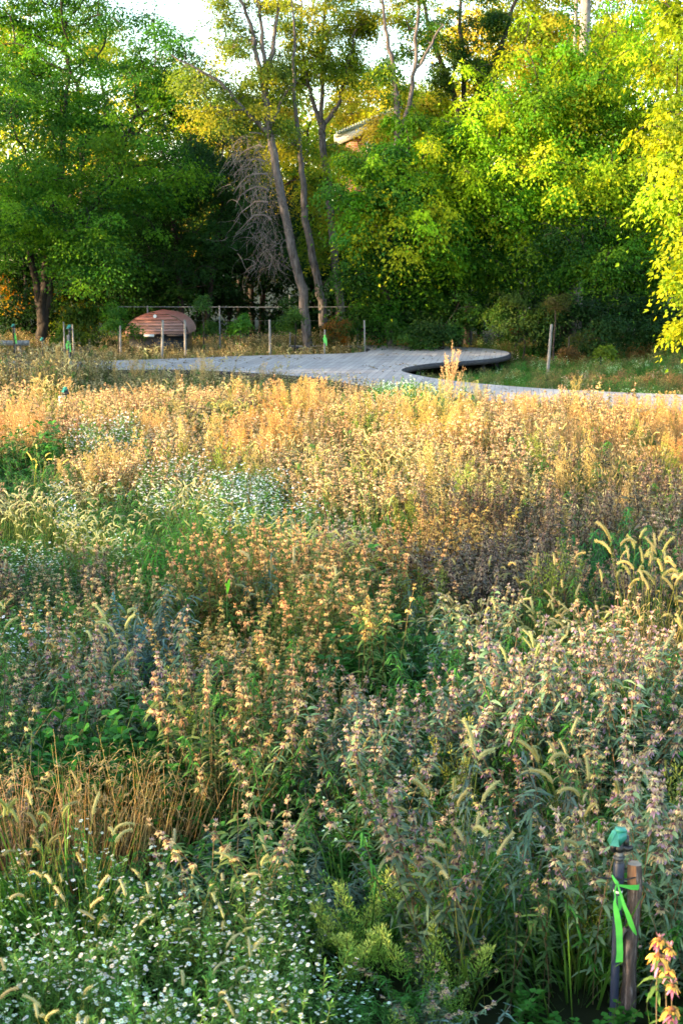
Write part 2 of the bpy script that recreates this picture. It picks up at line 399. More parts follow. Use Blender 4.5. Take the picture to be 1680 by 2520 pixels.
tree('leafy_tree', 'large green tree with low forked limbs at the left edge of the wood', 'tree', CL,
     [TP((105, 880, 45, .20), (104, 740, 45, .17), (118, 640, 45, .15), (150, 420, 45, .11), (170, 200, 45, .06)),
      TL((106, 850, 45, .12), (95, 720, 45, .13), (70, 600, 45, .10), (40, 420, 44.5, .06)),
      TL((108, 800, 45, .12), (135, 640, 45, .11), (250, 480, 44.5, .08), (320, 330, 44.5, .05))],
     [LB(200, 120, 45.5, (3.2, 2.2, 2.6), 90), LB(60, 330, 44.5, (2.3, 2, 2.2), 75), LB(300, 400, 44.5, (2.0, 1.8, 2.0), 75), LB(110, 560, 44, (2.1, 1.6, 1.3), 75),
      LB(395, 150, 44.5, (1.1, 1.0, .9), 26), LB(20, 40, 45.5, (2, 2, 2.3), 50), LB(240, 630, 44, (1.4, 1.3, 1.0), 40), LB(170, -60, 45.5, (1.8, 1.8, 1.6), 25),LB(440, 230, 44.5, (.7, .8, .6), 14)],
     .115, 120, .60, GREEN, M_DARK, 3)
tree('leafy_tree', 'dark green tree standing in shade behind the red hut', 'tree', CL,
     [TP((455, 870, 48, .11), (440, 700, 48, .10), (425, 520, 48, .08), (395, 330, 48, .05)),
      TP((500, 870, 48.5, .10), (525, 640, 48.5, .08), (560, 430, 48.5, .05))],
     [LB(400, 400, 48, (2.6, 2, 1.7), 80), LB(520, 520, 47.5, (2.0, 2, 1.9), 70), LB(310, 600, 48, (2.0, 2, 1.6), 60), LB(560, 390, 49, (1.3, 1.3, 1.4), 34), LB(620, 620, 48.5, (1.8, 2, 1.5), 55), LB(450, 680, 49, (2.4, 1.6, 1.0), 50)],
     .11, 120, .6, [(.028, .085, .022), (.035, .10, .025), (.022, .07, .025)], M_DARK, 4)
tree('leafy_tree', 'sunlit golden tree glimpsed behind the leaning poplar', 'tree', CL,
     [TP((590, 870, 55, .12), (585, 600, 55, .1), (575, 350, 55, .06))],
     [LB(560, 300, 55, (1.6, 1.5, 1.7), 45), LB(700, 330, 55, (2.4, 1.8, 2.0), 70), LB(660, 520, 55, (2.4, 2, 1.8), 50), LB(860, 420, 56, (2.0, 2, 1.4), 40)],
     .13, 100, .6, YELL + [(.10, .2, .02)], M_DARK, 5)
tree('leafy_tree', 'yellow crown added behind the big left tree for its sunlit top', 'tree', CL,
     [TP((210, 880, 54, .16), (205, 500, 54, .12), (190, 200, 54, .07))],
     [LB(110, 70, 54, (2.2, 1.6, 1.7), 46), LB(300, 130, 54, (1.6, 1.5, 1.2), 26), LB(20, 200, 54, (1.8, 1.6, 1.8), 34), LB(220, 330, 54, (2.2, 1.6, 1.3), 34), LB(500, 290, 55, (1.4, 1.3, .8), 20)],
     .13, 90, .55, YELL + LIME[:2], M_DARK, 40)  # added tree, its yellow leaves stand in for a sunlit left crown
# leaning poplar
pop = tree('leaning_poplar', 'tall grey poplar leaning left with bare lower trunk and forked top', 'tree', None,
     [TP((760, 850, 42.5, .17), (745, 720, 42.5, .155), (708, 560, 42.5, .145), (672, 380, 42.5, .13), (656, 280, 42.5, .12), (652, 180, 42.5, .10)),
      TL((656, 230, 42.5, .09), (628, 130, 42.5, .075), (622, 60, 42.5, .06), (560, -60, 42.5, .03)),
      TL((652, 200, 42.5, .09), (672, 120, 42.5, .07), (684, 30, 42.5, .05), (690, -60, 42.5, .03)),
      TL((655, 205, 42.5, .09), (645, 100, 42.5, .06), (636, 0, 42.5, .05), (634, -70, 42.5, .03)),
      TL((663, 330, 42.5, .07), (600, 270, 42.3, .055), (540, 200, 42.2, .045), (420, 135, 42, .02)),
      TL((672, 300, 42.5, .05), (700, 230, 42.5, .04), (735, 190, 42.5, .02))],
     [LB(595, 110, 42.5, (.75, .8, 2.0), 40), LB(690, 90, 42.7, (.5, .6, 1.8), 18), LB(480, 215, 42.2, (.9, .6, .65), 20), LB(545, 40, 42.4, (.5, .6, .9), 12), LB(570, 260, 42.4, (.8, .6, .7), 20), LB(640, 180, 42.2, (.4, .4, 1.3), 14), LB(690, 330, 42.8, (.6, .5, .8), 14)],
     .10, 80, .42, [(.10, .17, .03), (.16, .22, .03), (.34, .34, .04)], M_BARK, 6, .010)
tree('slim_tree', 'dark slim trunk standing just right of the leaning poplar', 'tree', 'slim bare trunks in the wood',
     [TP((800, 860, 43.5, .15), (792, 740, 43.5, .14), (772, 640, 43.5, .13), (752, 540, 43.5, .12), (745, 440, 43.5, .10), (735, 340, 43.5, .085), (722, 220, 43.5, .06), (726, 90, 43.5, .04), (715, -30, 43.5, .02))],
     [LB(735, 330, 44, (.8, .7, .9), 14)], .10, 70, .45, MIXU, M_BARK, 7)
tree('slim_tree', 'upright trunk forking into a wide fork behind the poplar', 'tree', 'slim bare trunks in the wood',
     [TP((850, 860, 46, .15), (830, 700, 46, .14), (808, 480, 46, .13), (793, 330, 46, .12), (790, 300, 46, .11)),
      TL((791, 310, 46, .09), (765, 240, 46, .07), (755, 190, 46, .06), (740, 90, 46, .04), (742, -30, 46, .03)),
      TL((791, 310, 46, .09), (792, 200, 46, .07), (795, 100, 46, .05), (800, 0, 46, .04)),
      TL((795, 315, 46, .08), (830, 260, 46, .07), (850, 190, 46, .05), (872, 90, 46, .04))],
     [LB(790, 60, 46, (1.15, 1.0, 2.0), 70), LB(745, 160, 46, (.6, .6, 1.2), 22), LB(850, 210, 46.5, (.8, .8, 1.0), 20), LB(850, 120, 46.5, (.5, .6, 1.4), 16), LB(700, 130, 46.6, (.7, .7, 1.5), 20), LB(880, 40, 46.6, (.8, .7, .9), 24), LB(790, 420, 46.5, (.7, .6, 1.1), 24), LB(800, 560, 46.5, (.8, .6, 1.1), 26)],
     .105, 90, .45, [(.20, .28, .02), (.36, .36, .03), (.12, .2, .02)], M_BARK, 8)
tree('slim_tree', 'pale grey trunk with a Y fork rising behind the shed roof', 'tree', 'slim bare trunks in the wood',
     [TP((965, 870, 43, .16), (955, 760, 43, .15), (940, 690, 43, .12), (955, 560, 43, .10), (975, 400, 43, .10), (978, 300, 43, .10), (975, 230, 43, .09)),
      TL((978, 300, 43, .07), (968, 190, 43, .075), (950, 70, 43, .055), (935, -30, 43, .04)),
      TL((985, 330, 43, .06), (1005, 260, 43, .075), (1020, 170, 43, .065), (1028, 50, 43, .05), (1030, -40, 43, .03)),
      TL((1018, 180, 43, .05), (1055, 120, 43, .045), (1090, 60, 43, .03))],
     [LB(1020, 50, 43.5, (.8, .9, 1.2), 24), LB(950, 10, 44, (.6, .8, .8), 12), LB(930, 150, 43.5, (.45, .6, .5), 8), LB(985, 200, 43.4, (.5, .5, .9), 14), LB(955, 290, 43.4, (.4, .5, .5), 8)],
     .105, 90, .42, MIXU, M_BARK, 9)
# ivy clad V trees
V = tree('ivy_clad_tree', 'pair of dark ivy covered trunks spreading in a V above the bushes', 'tree', None,
     [TP((1150, 870, 46, .16), (1148, 600, 46, .15), (1145, 330, 46, .13), (1110, 220, 46, .10), (1060, 90, 46, .07), (1035, -30, 46, .04)),
      TL((1146, 330, 46, .1), (1190, 220, 46, .10), (1240, 90, 46, .08), (1275, -30, 46, .05)),
      TL((1146, 330, 46, .1), (1140, 180, 46, .08), (1130, 0, 46, .05))],
     [LB(1145, 300, 45.8, (.5, .5, 1.0), 24), LB(1100, 190, 45.8, (.45, .5, .8), 14), LB(1205, 180, 45.8, (.5, .5, .9), 20), LB(1235, 90, 45.8, (.4, .4, .7), 10), LB(1140, 120, 45.8, (.4, .4, .9), 12), LB(1120, 400, 45, (.8, .8, 1.0), 22), LB(1060, 60, 46, (.8, .8, .8), 12), LB(1180, 20, 46, (1.0, .8, .8), 16)],
     .10, 110, .38, [(.02, .06, .015), (.03, .09, .02), (.07, .13, .02)], M_DARK, 10)
tree('spreading_tree', 'bright lime green tree reaching left over the boardwalk loop', 'tree', CL,
     [TP((1130, 880, 43, .14), (1120, 720, 43, .12), (1080, 560, 42.5, .09), (1000, 440, 42, .05)),
      TL((1118, 640, 43, .08), (1060, 545, 42.5, .06), (940, 500, 42, .04))],
     [LB(960, 400, 41.5, (1.3, 1, .8), 40), LB(880, 500, 41.5, (.9, .9, .9), 28), LB(1000, 560, 41.5, (1.6, 1.2, 1.1), 60), LB(1090, 440, 42, (1.2, 1.1, 1.1), 45), LB(1060, 330, 43, (1.2, 1, .7), 28)],
     .13, 100, .5, LIME + GREEN[:2], M_DARK, 11, droop=.9)
tree('spreading_tree', 'huge bushy yellow green tree filling the right side of the wood', 'tree', CL,
     [TP((1400, 880, 44, .28), (1390, 700, 44, .24), (1380, 480, 44, .18), (1370, 250, 44, .10)),
      TL((1390, 700, 44, .15), (1480, 560, 43.5, .12), (1560, 380, 43.5, .08)),
      TL((1388, 640, 44, .13), (1300, 520, 43.5, .1), (1220, 420, 43, .06))],
     [LB(1340, 230, 43, (2.0, 1.8, 1.8), 90), LB(1530, 190, 43, (2.3, 1.8, 2.0), 110), LB(1270, 450, 42.5, (1.6, 1.5, 1.6), 75), LB(1450, 450, 42.5, (2.1, 1.6, 1.6), 95), LB(1620, 430, 43, (2.0, 1.7, 1.9), 75)],
     .125, 110, .55, LIME, M_DARK, 12, droop=.9)
tree('leafy_tree', 'lower crown of the lime green tree by the boardwalk loop with shade put into its dark leaf colour', 'tree', CL,
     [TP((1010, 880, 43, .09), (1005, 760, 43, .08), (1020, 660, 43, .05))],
     [LB(920, 650, 42, (1.1, 1, .8), 34), LB(1070, 690, 42.5, (1.4, 1.1, .9), 48), LB(1000, 770, 42.8, (1.2, .8, .5), 26), LB(1150, 600, 43, (.8, .8, .8), 20)], .11, 100, .5, SHADE, M_DARK, 111, droop=.9)  # lower lobes of the lime green tree, split off to colour them darker
tree('leafy_tree', 'lower crown of the huge yellow green tree with shade put into its dark leaf colour', 'tree', CL,
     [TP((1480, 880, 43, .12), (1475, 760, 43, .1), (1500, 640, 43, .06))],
     [LB(1370, 620, 42, (1.8, 1.3, 1.0), 70), LB(1560, 650, 42.5, (1.8, 1.4, 1.2), 70), LB(1240, 640, 43, (1.2, 1.1, 1.1), 38)], .11, 100, .5, SHADE + [(.12, .24, .015)], M_DARK, 112, droop=.9)  # lower lobes of the huge tree, split off to colour them darker
tree('leafy_tree', 'pale golden tree crown behind at the top right of the wood', 'tree', CL,
     [TP((1330, 880, 53, .2), (1330, 500, 53, .16), (1320, 150, 53, .08))],
     [LB(1230, 120, 53, (2.2, 2, 2.0), 70), LB(1420, 60, 53, (2.4, 2, 2.2), 90), LB(1620, 60, 53, (2.4, 2, 2.2), 80), LB(1080, 250, 53, (1.6, 1.5, 1.3), 40), LB(1140, 20, 54, (1.8, 1.5, 1.5), 34), LB(1330, 280, 53, (2.4, 2, 1.8), 50)],
     .15, 90, .6, YELL + [(.16, .24, .02)], M_DARK, 13)
tree('leafy_tree', 'glowing amber tree glimpsed above the shed roof', 'tree', CL,
     [TP((1000, 880, 54, .14), (1000, 500, 54, .12), (1010, 250, 54, .06))],
     [LB(1020, 290, 54, (1.7, 1.4, 1.3), 50), LB(1010, 350, 50.5, (.75, .6, .8), 22), LB(905, 400, 50.5, (1.0, .6, .45), 20), LB(835, 385, 50.5, (.5, .5, .4), 8), LB(925, 300, 50.5, (.35, .3, .25), 5), LB(960, 330, 50.5, (.45, .4, .5), 12), LB(900, 260, 55, (1.5, 1.3, .9), 26), LB(1100, 360, 54, (1.6, 1.4, 1.2), 40)],
     .14, 90, .55, YELL, M_BARK, 14)
tree('overhanging_tree', 'near tree with large yellow leaves hanging in from the right edge', 'tree', None,
     [TP((1850, 1000, 28, .16), (1840, 700, 28, .14), (1820, 400, 28, .1), (1780, 100, 28, .06)),
      TL((1838, 640, 28, .05), (1760, 600, 28, .035), (1690, 600, 28, .02))],
     [LB(1740, 230, 28, (1.0, 1, 1.5), 60), LB(1730, 430, 28, (.75, .8, .75), 34), LB(1672, 610, 27.8, (.55, .5, .28), 14), LB(1700, 560, 28, (.5, .5, .5), 14), LB(1690, 700, 28, (.25, .4, .35), 8), LB(1692, 800, 28, (.15, .25, .14), 4), LB(1800, 600, 28, (.8, .8, 1.3), 36), LB(1800, 50, 28, (1.2, 1, 1.2), 34)],
     .13, 70, .36, [(.40, .42, .02), (.32, .40, .02), (.22, .34, .02)], M_DARK, 15, droop=.9)
# shrubs along the foot of the wood
def shrub(name, label, px, py, Y, r, n, cols, seed, leaf=.10, per=90, sr=.32, group='shrubs at the foot of the wood'):
    c = W(px, py, Y); rr = np.array(r)
    tr = [(c[0], c[1], -0.03, .03), (c[0] + .03, c[1], max(c[2], .2), .02)]
    return tree(name, label, 'shrub', group, [tr], [(c, r, n)], leaf, per, sr, cols, M_DARK, seed, .006)
shrub('shrub', 'dark blue green bush at the foot of the big right tree', 1450, 790, 41.5, (1.7, 1.0, .9), 75, DEEP, 20, sr=.42)
shrub('shrub', 'dark glossy bush low at the right edge', 1630, 780, 42, (1.5, 1.0, .9), 60, DEEP, 21, sr=.42)
shrub('shrub', 'olive bush beside the leaning stake right of the boardwalk', 1290, 770, 41, (.9, .7, .7), 36, [(.05, .12, .02), (.08, .14, .03)], 22)
shrub('shrub', 'small yellow green bush at the edge of the right hand grass', 1475, 858, 38, (.26, .25, .16), 7, [(.12, .19, .02), (.18, .22, .02)], 23, sr=.2)
shrub('shrub', 'rust orange dying bush beside the foot of the poplar', 822, 812, 41.2, (.42, .4, .42), 16, [(.34, .12, .02), (.22, .10, .025), (.10, .10, .03), (.06, .10, .02)], 24, sr=.25, leaf=.07)
shrub('shrub', 'orange leaved sapling low in the shade of the right hand trees', 1265, 800, 41.2, (.16, .2, .2), 3, [(.26, .10, .03)], 25, sr=.2, leaf=.07, per=50)
shrub('shrub', 'green sapling left of the red hut', 290, 800, 40.5, (.38, .35, .55), 14, [(.05, .15, .02), (.08, .2, .03)], 26, sr=.25, leaf=.08)
shrub('shrub', 'lone bright green sapling between the hut and the poplar', 592, 800, 40.5, (.2, .2, .5), 9, [(.06, .19, .03)], 27, sr=.2, leaf=.08)
shrub('shrub', 'green sapling just left of the poplar trunk', 725, 790, 41, (.3, .3, .6), 12, [(.08, .17, .03), (.05, .12, .03)], 28, sr=.22, leaf=.08)
shrub('shrub', 'bushy green shrub behind the second stake right of the poplar', 1090, 800, 41.5, (1.2, .7, .7), 40, [(.04, .11, .02), (.03, .08, .02)], 29)
shrub('shrub', 'bushy green shrub between poplar and pale trunk', 885, 800, 43, (.8, .7, .8), 34, [(.04, .11, .02), (.03, .08, .02)], 30)
shrub('shrub', 'yellowing hedge bush left of the first sapling', 220, 800, 43, (1.0, .7, .75), 44, [(.06, .14, .02), (.14, .2, .02), (.05, .1, .02)], 31)
shrub('shrub', 'brownish weed bush at the edge of the right hand grass', 1395, 830, 39, (.35, .3, .5), 10, [(.10, .11, .03), (.16, .10, .04)], 32, sr=.25, leaf=.06)
shrub('shrub', 'brown seed laden weed behind the leaning stake', 1362, 765, 40.2, (.4, .4, .55), 14, [(.10, .13, .03), (.14, .12, .05)], 33, sr=.2, leaf=.05)
shrub('shrub', 'thin green sapling right of the red hut', 500, 790, 40.8, (.22, .25, .6), 9, [(.05, .13, .03)], 34, sr=.2, leaf=.08)
shrub('shrub', 'bush behind the big left tree with orange sunlight put into its leaf colour', 30, 720, 52, (1.6, 1.0, 1.1), 34, [(.75, .33, .03), (.6, .4, .03), (.2, .2, .02)], 35, sr=.5, leaf=.13)  # sunlit look painted into the orange leaf colours
shrub('shrub', 'bush behind the big left trunk with yellow sunlight put into its leaf colour', 230, 740, 52, (1.7, 1.0, .9), 34, [(.6, .5, .03), (.3, .34, .02)], 36, sr=.5, leaf=.13)  # sunlit look painted into the yellow leaf colours
# deep wood behind
rg = np.random.default_rng(50)
c = MB()
xs_ = rg.uniform(-26, 26, 1500); ys_ = rg.uniform(58, 72, 1500); top = 9.5 + 2.5 * value_noise(xs_, ys_, 4, 3) - 2.2 * np.exp(-((xs_ + 4) / 4) ** 2)
zs_ = rg.uniform(0.2, 1, 1500) ** .8 * top
sp_ = np.stack([xs_, ys_, zs_], 1)
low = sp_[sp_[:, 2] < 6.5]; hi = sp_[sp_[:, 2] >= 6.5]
crown(c, low, rg, .30, 90, 1.1, [(.03, .07, .015), (.02, .05, .015), (.12, .14, .02)], cmid=np.array([0, 90, 3]))  # low foliage coloured dark for shade, some yellow for sunlit glints
crown(c, hi, rg, .22, 80, 1.1, YELL + MIXU, cmid=np.array([0, 90, 3]))  # upper foliage coloured yellow, sunlight put into the leaves
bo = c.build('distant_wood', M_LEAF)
t = MB()
for q in range(70):
    x, y = rg.uniform(-24, 24), rg.uniform(50, 66); h = rg.uniform(6, 10)
    tube(t, [(x, y, -.1), (x + rg.normal(0, .3), y, h * .5), (x + rg.normal(0, .7), y, h)], [.14, .10, .04], 5)
tag(bo, 'deep wood beyond the front trees with shade and golden sun put into its leaf colours', 'wood', kind='stuff')
to = t.build('trunk', M_DARK, bo); to['kind'] = 'stuff'
for q, (px, r_) in enumerate([(60, 1.7), (330, 1.6), (560, 1.7), (760, 1.6), (960, 1.7), (1180, 1.7), (1400, 1.7), (1620, 1.7)]):  # dark leaved trees added so the depth of the wood stays dark
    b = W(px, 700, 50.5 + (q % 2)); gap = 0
    tree('understory_tree', 'dark understory tree added to deepen the shade ' + ['behind the big left tree', 'behind the red hut', 'left of the poplar', 'right of the poplar', 'behind the pale trunk', 'behind the boardwalk loop', 'behind the leaning stake', 'at the right edge'][q], 'tree', 'dark understory trees added for deep shade',
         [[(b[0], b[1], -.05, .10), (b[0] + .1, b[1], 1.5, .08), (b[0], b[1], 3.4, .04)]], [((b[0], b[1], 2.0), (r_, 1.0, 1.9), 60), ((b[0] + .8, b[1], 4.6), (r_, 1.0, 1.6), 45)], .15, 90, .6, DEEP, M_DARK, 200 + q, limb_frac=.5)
# trees outside the left edge of the view: they shade boardwalk and foreground, leaving the sunlit band
def side_tree(x, y, top, rx, ry, n, seed, leaf=.2, per=70, low=0.25):
    tr = [(x, y, -.05, .18), (x, y, top * .5, .14), (x, y, top * .9, .05)]
    zc = top * (1 + low) / 2
    return tree('leafy_tree', 'leafy tree standing left of the view and shading the meadow', 'tree', 'trees beyond the left edge of the view', [tr], [((x, y, zc), (rx, ry, top * (1 - low) / 2 * 1.1), n)], leaf, per, .7, GREEN, M_DARK, seed, limb_frac=.3, k=4)
for q, (x, y, top, rx, ry, n) in enumerate([(-15, 24.5, 7.5, 2.2, 2.0, 90), (-16, 28.5, 8.0, 2.4, 2.4, 100), (-15.5, 32.5, 8.6, 2.4, 2.4, 160), (-16.5, 36.5, 9.5, 2.6, 2.4, 150), (-16.5, 40.0, 9.6, 2.8, 2.4, 140), (-17.5, 45, 12.5, 2.8, 2.8, 140),
                                            (-10, 8.4, 4.2, 1.2, 1.1, 24), (-9.5, 6.0, 5.0, 1.6, 1.5, 34), (-9, 2.2, 5.5, 1.8, 1.8, 45), (-8.5, -1.6, 5.5, 1.8, 1.8, 45)]):
    side_tree(x, y, top, rx, ry, n, 60 + q, low=.05)

# dead vine and twig tangle left of the poplar
t = MB(); rg = np.random.default_rng(77)
for q in range(430):
    py = rg.uniform(330, 660); cxp = 615 + (py - 330) * .17; px = cxp + rg.normal(0, 30); px = min(px, 668 + (py - 330) * .22)
    a = W(px, py, 42.3 + rg.normal(0, .5)); L = rg.uniform(.25, 1.1); d_ = nrm(np.array([rg.normal(-.1, .7), rg.normal(0, .3), rg.normal(-.75, .6)])); pts_ = [a]; cv = rg.normal(0, .35, 3)
    for k in range(6):
        d_ = nrm(d_ + cv * .35 + rg.normal(0, .22, 3) + np.array([0, 0, -.14])); pts_.append(pts_[-1] + d_ * L / 6)
    tube(t, pts_, np.linspace(.008, .0025, 7) * rg.uniform(.5, 1.3), 3)
for q in range(7):
    a = W(650 + q * 5, 330 + q * 34, 42.4); pts_ = [a + np.array([-.20 * k - .03 * q, 0, -.04 * k * k + .10 * k]) + rg.normal(0, .03, 3) for k in range(6)]
    tube(t, pts_, np.linspace(.03, .008, 6), 5)
a0 = W(700, 640, 42.3)
tg = t.build('dead_twig_tangle', M_TWIG); tag(tg, 'grey tangle of dead hanging twigs left of the leaning poplar', 'twigs')

# ------------------------------------------------------------------ shed behind trees
sh = empty('brick_shed', (*W(960, 400, 52)[:2], 0), 'brick building with a bright white sloping roof edge behind the trees', 'building')
inv = -np.array([*W(960, 400, 52)[:2], 0])
M_BRICK, nt, out = new_mat('red_brick')
br = nt.nodes.new('ShaderNodeTexBrick'); br.inputs['Scale'].default_value = 1; br.inputs['Brick Width'].default_value = .24; br.inputs['Row Height'].default_value = .075; br.inputs['Mortar Size'].default_value = .008
br.inputs['Color1'].default_value = (.34, .13, .07, 1); br.inputs['Color2'].default_value = (.42, .19, .11, 1); br.inputs['Mortar'].default_value = (.4, .36, .3, 1)
tc = nt.nodes.new('ShaderNodeTexCoord'); mp = nt.nodes.new('ShaderNodeMapping'); mp.inputs['Rotation'].default_value = (R(90), 0, 0)
nt.links.new(tc.outputs['Object'], mp.inputs[0]); nt.links.new(mp.outputs[0], br.inputs['Vector'])
pb = nt.nodes.new('ShaderNodeBsdfPrincipled'); pb.inputs['Roughness'].default_value = .9; nt.links.new(br.outputs['Color'], pb.inputs['Base Color']); nt.links.new(pb.outputs[0], out.inputs[0])
e0, e1 = W(826, 350, 52), W(985, 283, 52)
m = MB()
vb = [(e0[0] + .35, 52.2, 0), (e1[0], 52.2, 0), (e1[0], 52.2, e1[2] - .12), (e0[0] + .35, 52.2, e0[2] - .05), (e0[0] + .35, 57, 0), (e1[0], 57, 0), (e1[0], 57, e1[2] - .12), (e0[0] + .35, 57, e0[2] - .05)]
m.add(vb, [[0, 1, 2, 3], [5, 4, 7, 6], [4, 0, 3, 7], [1, 5, 6, 2], [3, 2, 6, 7]], (1, 1, 1)); m.v = [q + inv for q in m.v]; m.build('wall', M_BRICK, sh)
m = MB(); sl_ = math.atan2(e1[2] - e0[2], e1[0] - e0[0]); Ls = math.hypot(e1[2] - e0[2], e1[0] - e0[0]); cs, ss = math.cos(sl_), math.sin(sl_)
mid = (e0 + e1) / 2; T = [[cs, 0, -ss], [0, 1, 0], [ss, 0, cs]]
box(m, (mid[0], 51.9, mid[2] + .06), (Ls, .12, .34), tilt=T); m.v = [q + inv for q in m.v]; m.build('roof_edge', noise_mat('cream_paint', (.8, .78, .7), (.93, .9, .82), 6), sh)
m = MB(); box(m, (mid[0], 54.6, mid[2] + .22), (Ls + .1, 5.6, .10), tilt=T)
for q in range(24):
    f = (q + .5) / 24; p_ = e0 * (1 - f) + e1 * f; box(m, (p_[0], 54.5, p_[2] + .30), (.05, 5.6, .07), tilt=T)
m.v = [q + inv for q in m.v]; m.build('roof', noise_mat('pale_green_roof', (.35, .42, .36), (.55, .6, .5), 3), sh)
m = MB(); pw = W(925, 350, 52); box(m, (pw[0], 52.17, pw[2] - .2), (.7, .05, .9)); m.v = [q + inv for q in m.v]; m.build('white_panel', M_WHITE, sh)

# ------------------------------------------------------------------ utility poles (top right)
for px, r, lab in ((1437, .17, 'thick pale round pole rising above the trees at top right'), (1414, .055, 'thin pale pole just left of the thick pale pole')):
    b = W(px, 100, 50); o = empty('utility_pole', (b[0], b[1], 0), lab, 'pole')
    m = MB(); tube(m, [(0, 0, -.1), (0, 0, 6), (0, 0, 16)], [r * 1.15, r * 1.05, r], 14); m.build('shaft', M_PALE, o, smooth=True)
    m = MB()
    for z in (7.2, 9.3, 9.9): tube(m, [(0, 0, z), (0, 0, z + .05)], [r * 1.08 + .01] * 2, 14)
    m.build('band', M_STEEL, o)

# ------------------------------------------------------------------ red arched hut
hx = W(384, 800, 41.5)[0]
hut = empty('arched_hut', (hx, 41.5, 0), 'low red hut with arched plank front behind the stakes', 'hut')
mR, nt, out = new_mat('faded_red_boards')
tc = nt.nodes.new('ShaderNodeTexCoord'); sx = nt.nodes.new('ShaderNodeSeparateXYZ'); nt.links.new(tc.outputs['Object'], sx.inputs[0])
cr = nt.nodes.new('ShaderNodeValToRGB'); cr.color_ramp.elements[0].position = .75; cr.color_ramp.elements[0].color = (.36, .20, .17, 1); cr.color_ramp.elements[1].position = 1.0; cr.color_ramp.elements[1].color = (.40, .11, .07, 1)
e = cr.color_ramp.elements.new(.86); e.color = (.36, .15, .11, 1)
mm = nt.nodes.new('ShaderNodeMath'); mm.operation = 'DIVIDE'; mm.inputs[1].default_value = 1.5; nt.links.new(sx.outputs[2], mm.inputs[0]); nt.links.new(mm.outputs[0], cr.inputs[0])
nz = nt.nodes.new('ShaderNodeTexNoise'); nz.inputs['Scale'].default_value = 6; nz.inputs['Detail'].default_value = 6
m3 = nt.nodes.new('ShaderNodeMapping'); m3.inputs['Scale'].default_value = (1, 1, 8); nt.links.new(tc.outputs['Object'], m3.inputs[0]); nt.links.new(m3.outputs[0], nz.inputs['Vector'])
cr2 = nt.nodes.new('ShaderNodeValToRGB'); cr2.color_ramp.elements[0].position = .3; cr2.color_ramp.elements[0].color = (.65, .65, .65, 1); cr2.color_ramp.elements[1].position = .7; cr2.color_ramp.elements[1].color = (1.2, 1.2, 1.2, 1)
nt.links.new(nz.outputs[0], cr2.inputs[0])
mx = nt.nodes.new('ShaderNodeMix'); mx.data_type = 'RGBA'; mx.blend_type = 'MULTIPLY'; mx.inputs[0].default_value = 1
nt.links.new(cr.outputs[0], mx.inputs[6]); nt.links.new(cr2.outputs[0], mx.inputs[7])
pb = nt.nodes.new('ShaderNodeBsdfPrincipled'); pb.inputs['Roughness'].default_value = .7; nt.links.new(mx.outputs[2], pb.inputs['Base Color']); nt.links.new(pb.outputs[0], out.inputs[0])
def arch_half(z):   # half width of the arch at height z
    t = np.clip((z - .93) / .575, 0, 1)
    return .90 * (1 - t ** 1.9) ** .55
zb = [.88, .95, 1.03, 1.12, 1.20, 1.29, 1.38, 1.45, 1.495]
m = MB()
for a, b in zip(zb[:-1], zb[1:]):
    ha, hb = arch_half(a + .004), arch_half(b - .004)
    yy = -.02 if zb.index(a) % 2 else 0.0
    za, zc_ = a + .006, b - .006
    vv = [(-ha, yy, za), (ha, yy, za), (hb, yy + .012, zc_), (-hb, yy + .012, zc_), (-ha, yy + .05, za), (ha, yy + .05, za), (hb, yy + .05, zc_), (-hb, yy + .05, zc_)]
    m.add(vv, [[0, 1, 2, 3], [5, 4, 7, 6], [3, 2, 6, 7], [0, 4, 5, 1], [4, 0, 3, 7], [1, 5, 6, 2]], (1, 1, 1))
m.build('front_boards', mR, hut)
m = MB(); A_ = []
for z in np.linspace(.88, 1.5, 12): A_.append((-arch_half(z), z))
A_ += [(-x, z) for x, z in A_[::-1][1:]]
rings = [[(x * s, y, z + dz) for x, z in A_] for y, s, dz in ((.055, 1.02, .012), (2.4, 1.02, .012))]
k_ = len(A_); m.add(rings[0] + rings[1], [[q, q + 1, k_ + q + 1, k_ + q] for q in range(k_ - 1)], (1, 1, 1)); m.build('roof_shell', mR, hut)
m = MB(); box(m, (0, 1.2, .43), (1.6, 2.2, .87)); m.build('dark_base', M_BLACK, hut)
m = MB(); tube(m, [(-.02, -.05, 1.40), (-.02, .0, 1.40)], [.05, .05], 14); m.build('vent', M_WHITE, hut)
m = MB(); box(m, (-.20, -.06, .845), (.30, .08, .07)); m.build('lamp_box', M_WHITE, hut)
m = MB(); box(m, (.62, .1, .85), (.62, .2, .05)); box(m, (-.62, .1, .85), (.5, .2, .05)); m.build('sill', M_FASCIA, hut)

# ------------------------------------------------------------------ wire fence
FY = 43.2
fz_ = W(500, 755, FY)[2]; x0, x1 = W(285, 755, FY)[0], W(1010, 755, FY)[0]
fe = empty('wire_fence', (x0, FY, 0), 'thin steel wire fence with slim posts in front of the dark trees', 'fence')
m = MB(); tube(m, [(0, 0, fz_), ((x1 - x0) * .5, 0, fz_ - .01), (x1 - x0, 0, fz_)], .010, 5); m.build('top_rail', M_STEEL, fe)
for px in (290, 363, 540, 713, 880, 1005):
    m = MB(); x = W(px, 755, FY)[0] - x0; tube(m, [(x, .03, -.1), (x, .03, fz_ + (.35 if px == 713 else .03))], .022, 6); m.build('post', M_STEEL, fe)
m = MB()
for z in np.arange(.3, fz_, .45): tube(m, [(0, -.02, z), (x1 - x0, -.02, z)], .0028, 3)
m.build('wire_mesh', M_STEEL, fe)
ra = empty('wooden_rail', (*W(20, 845, 40)[:2], 0), 'low grey wooden rail at the far left edge', 'rail')
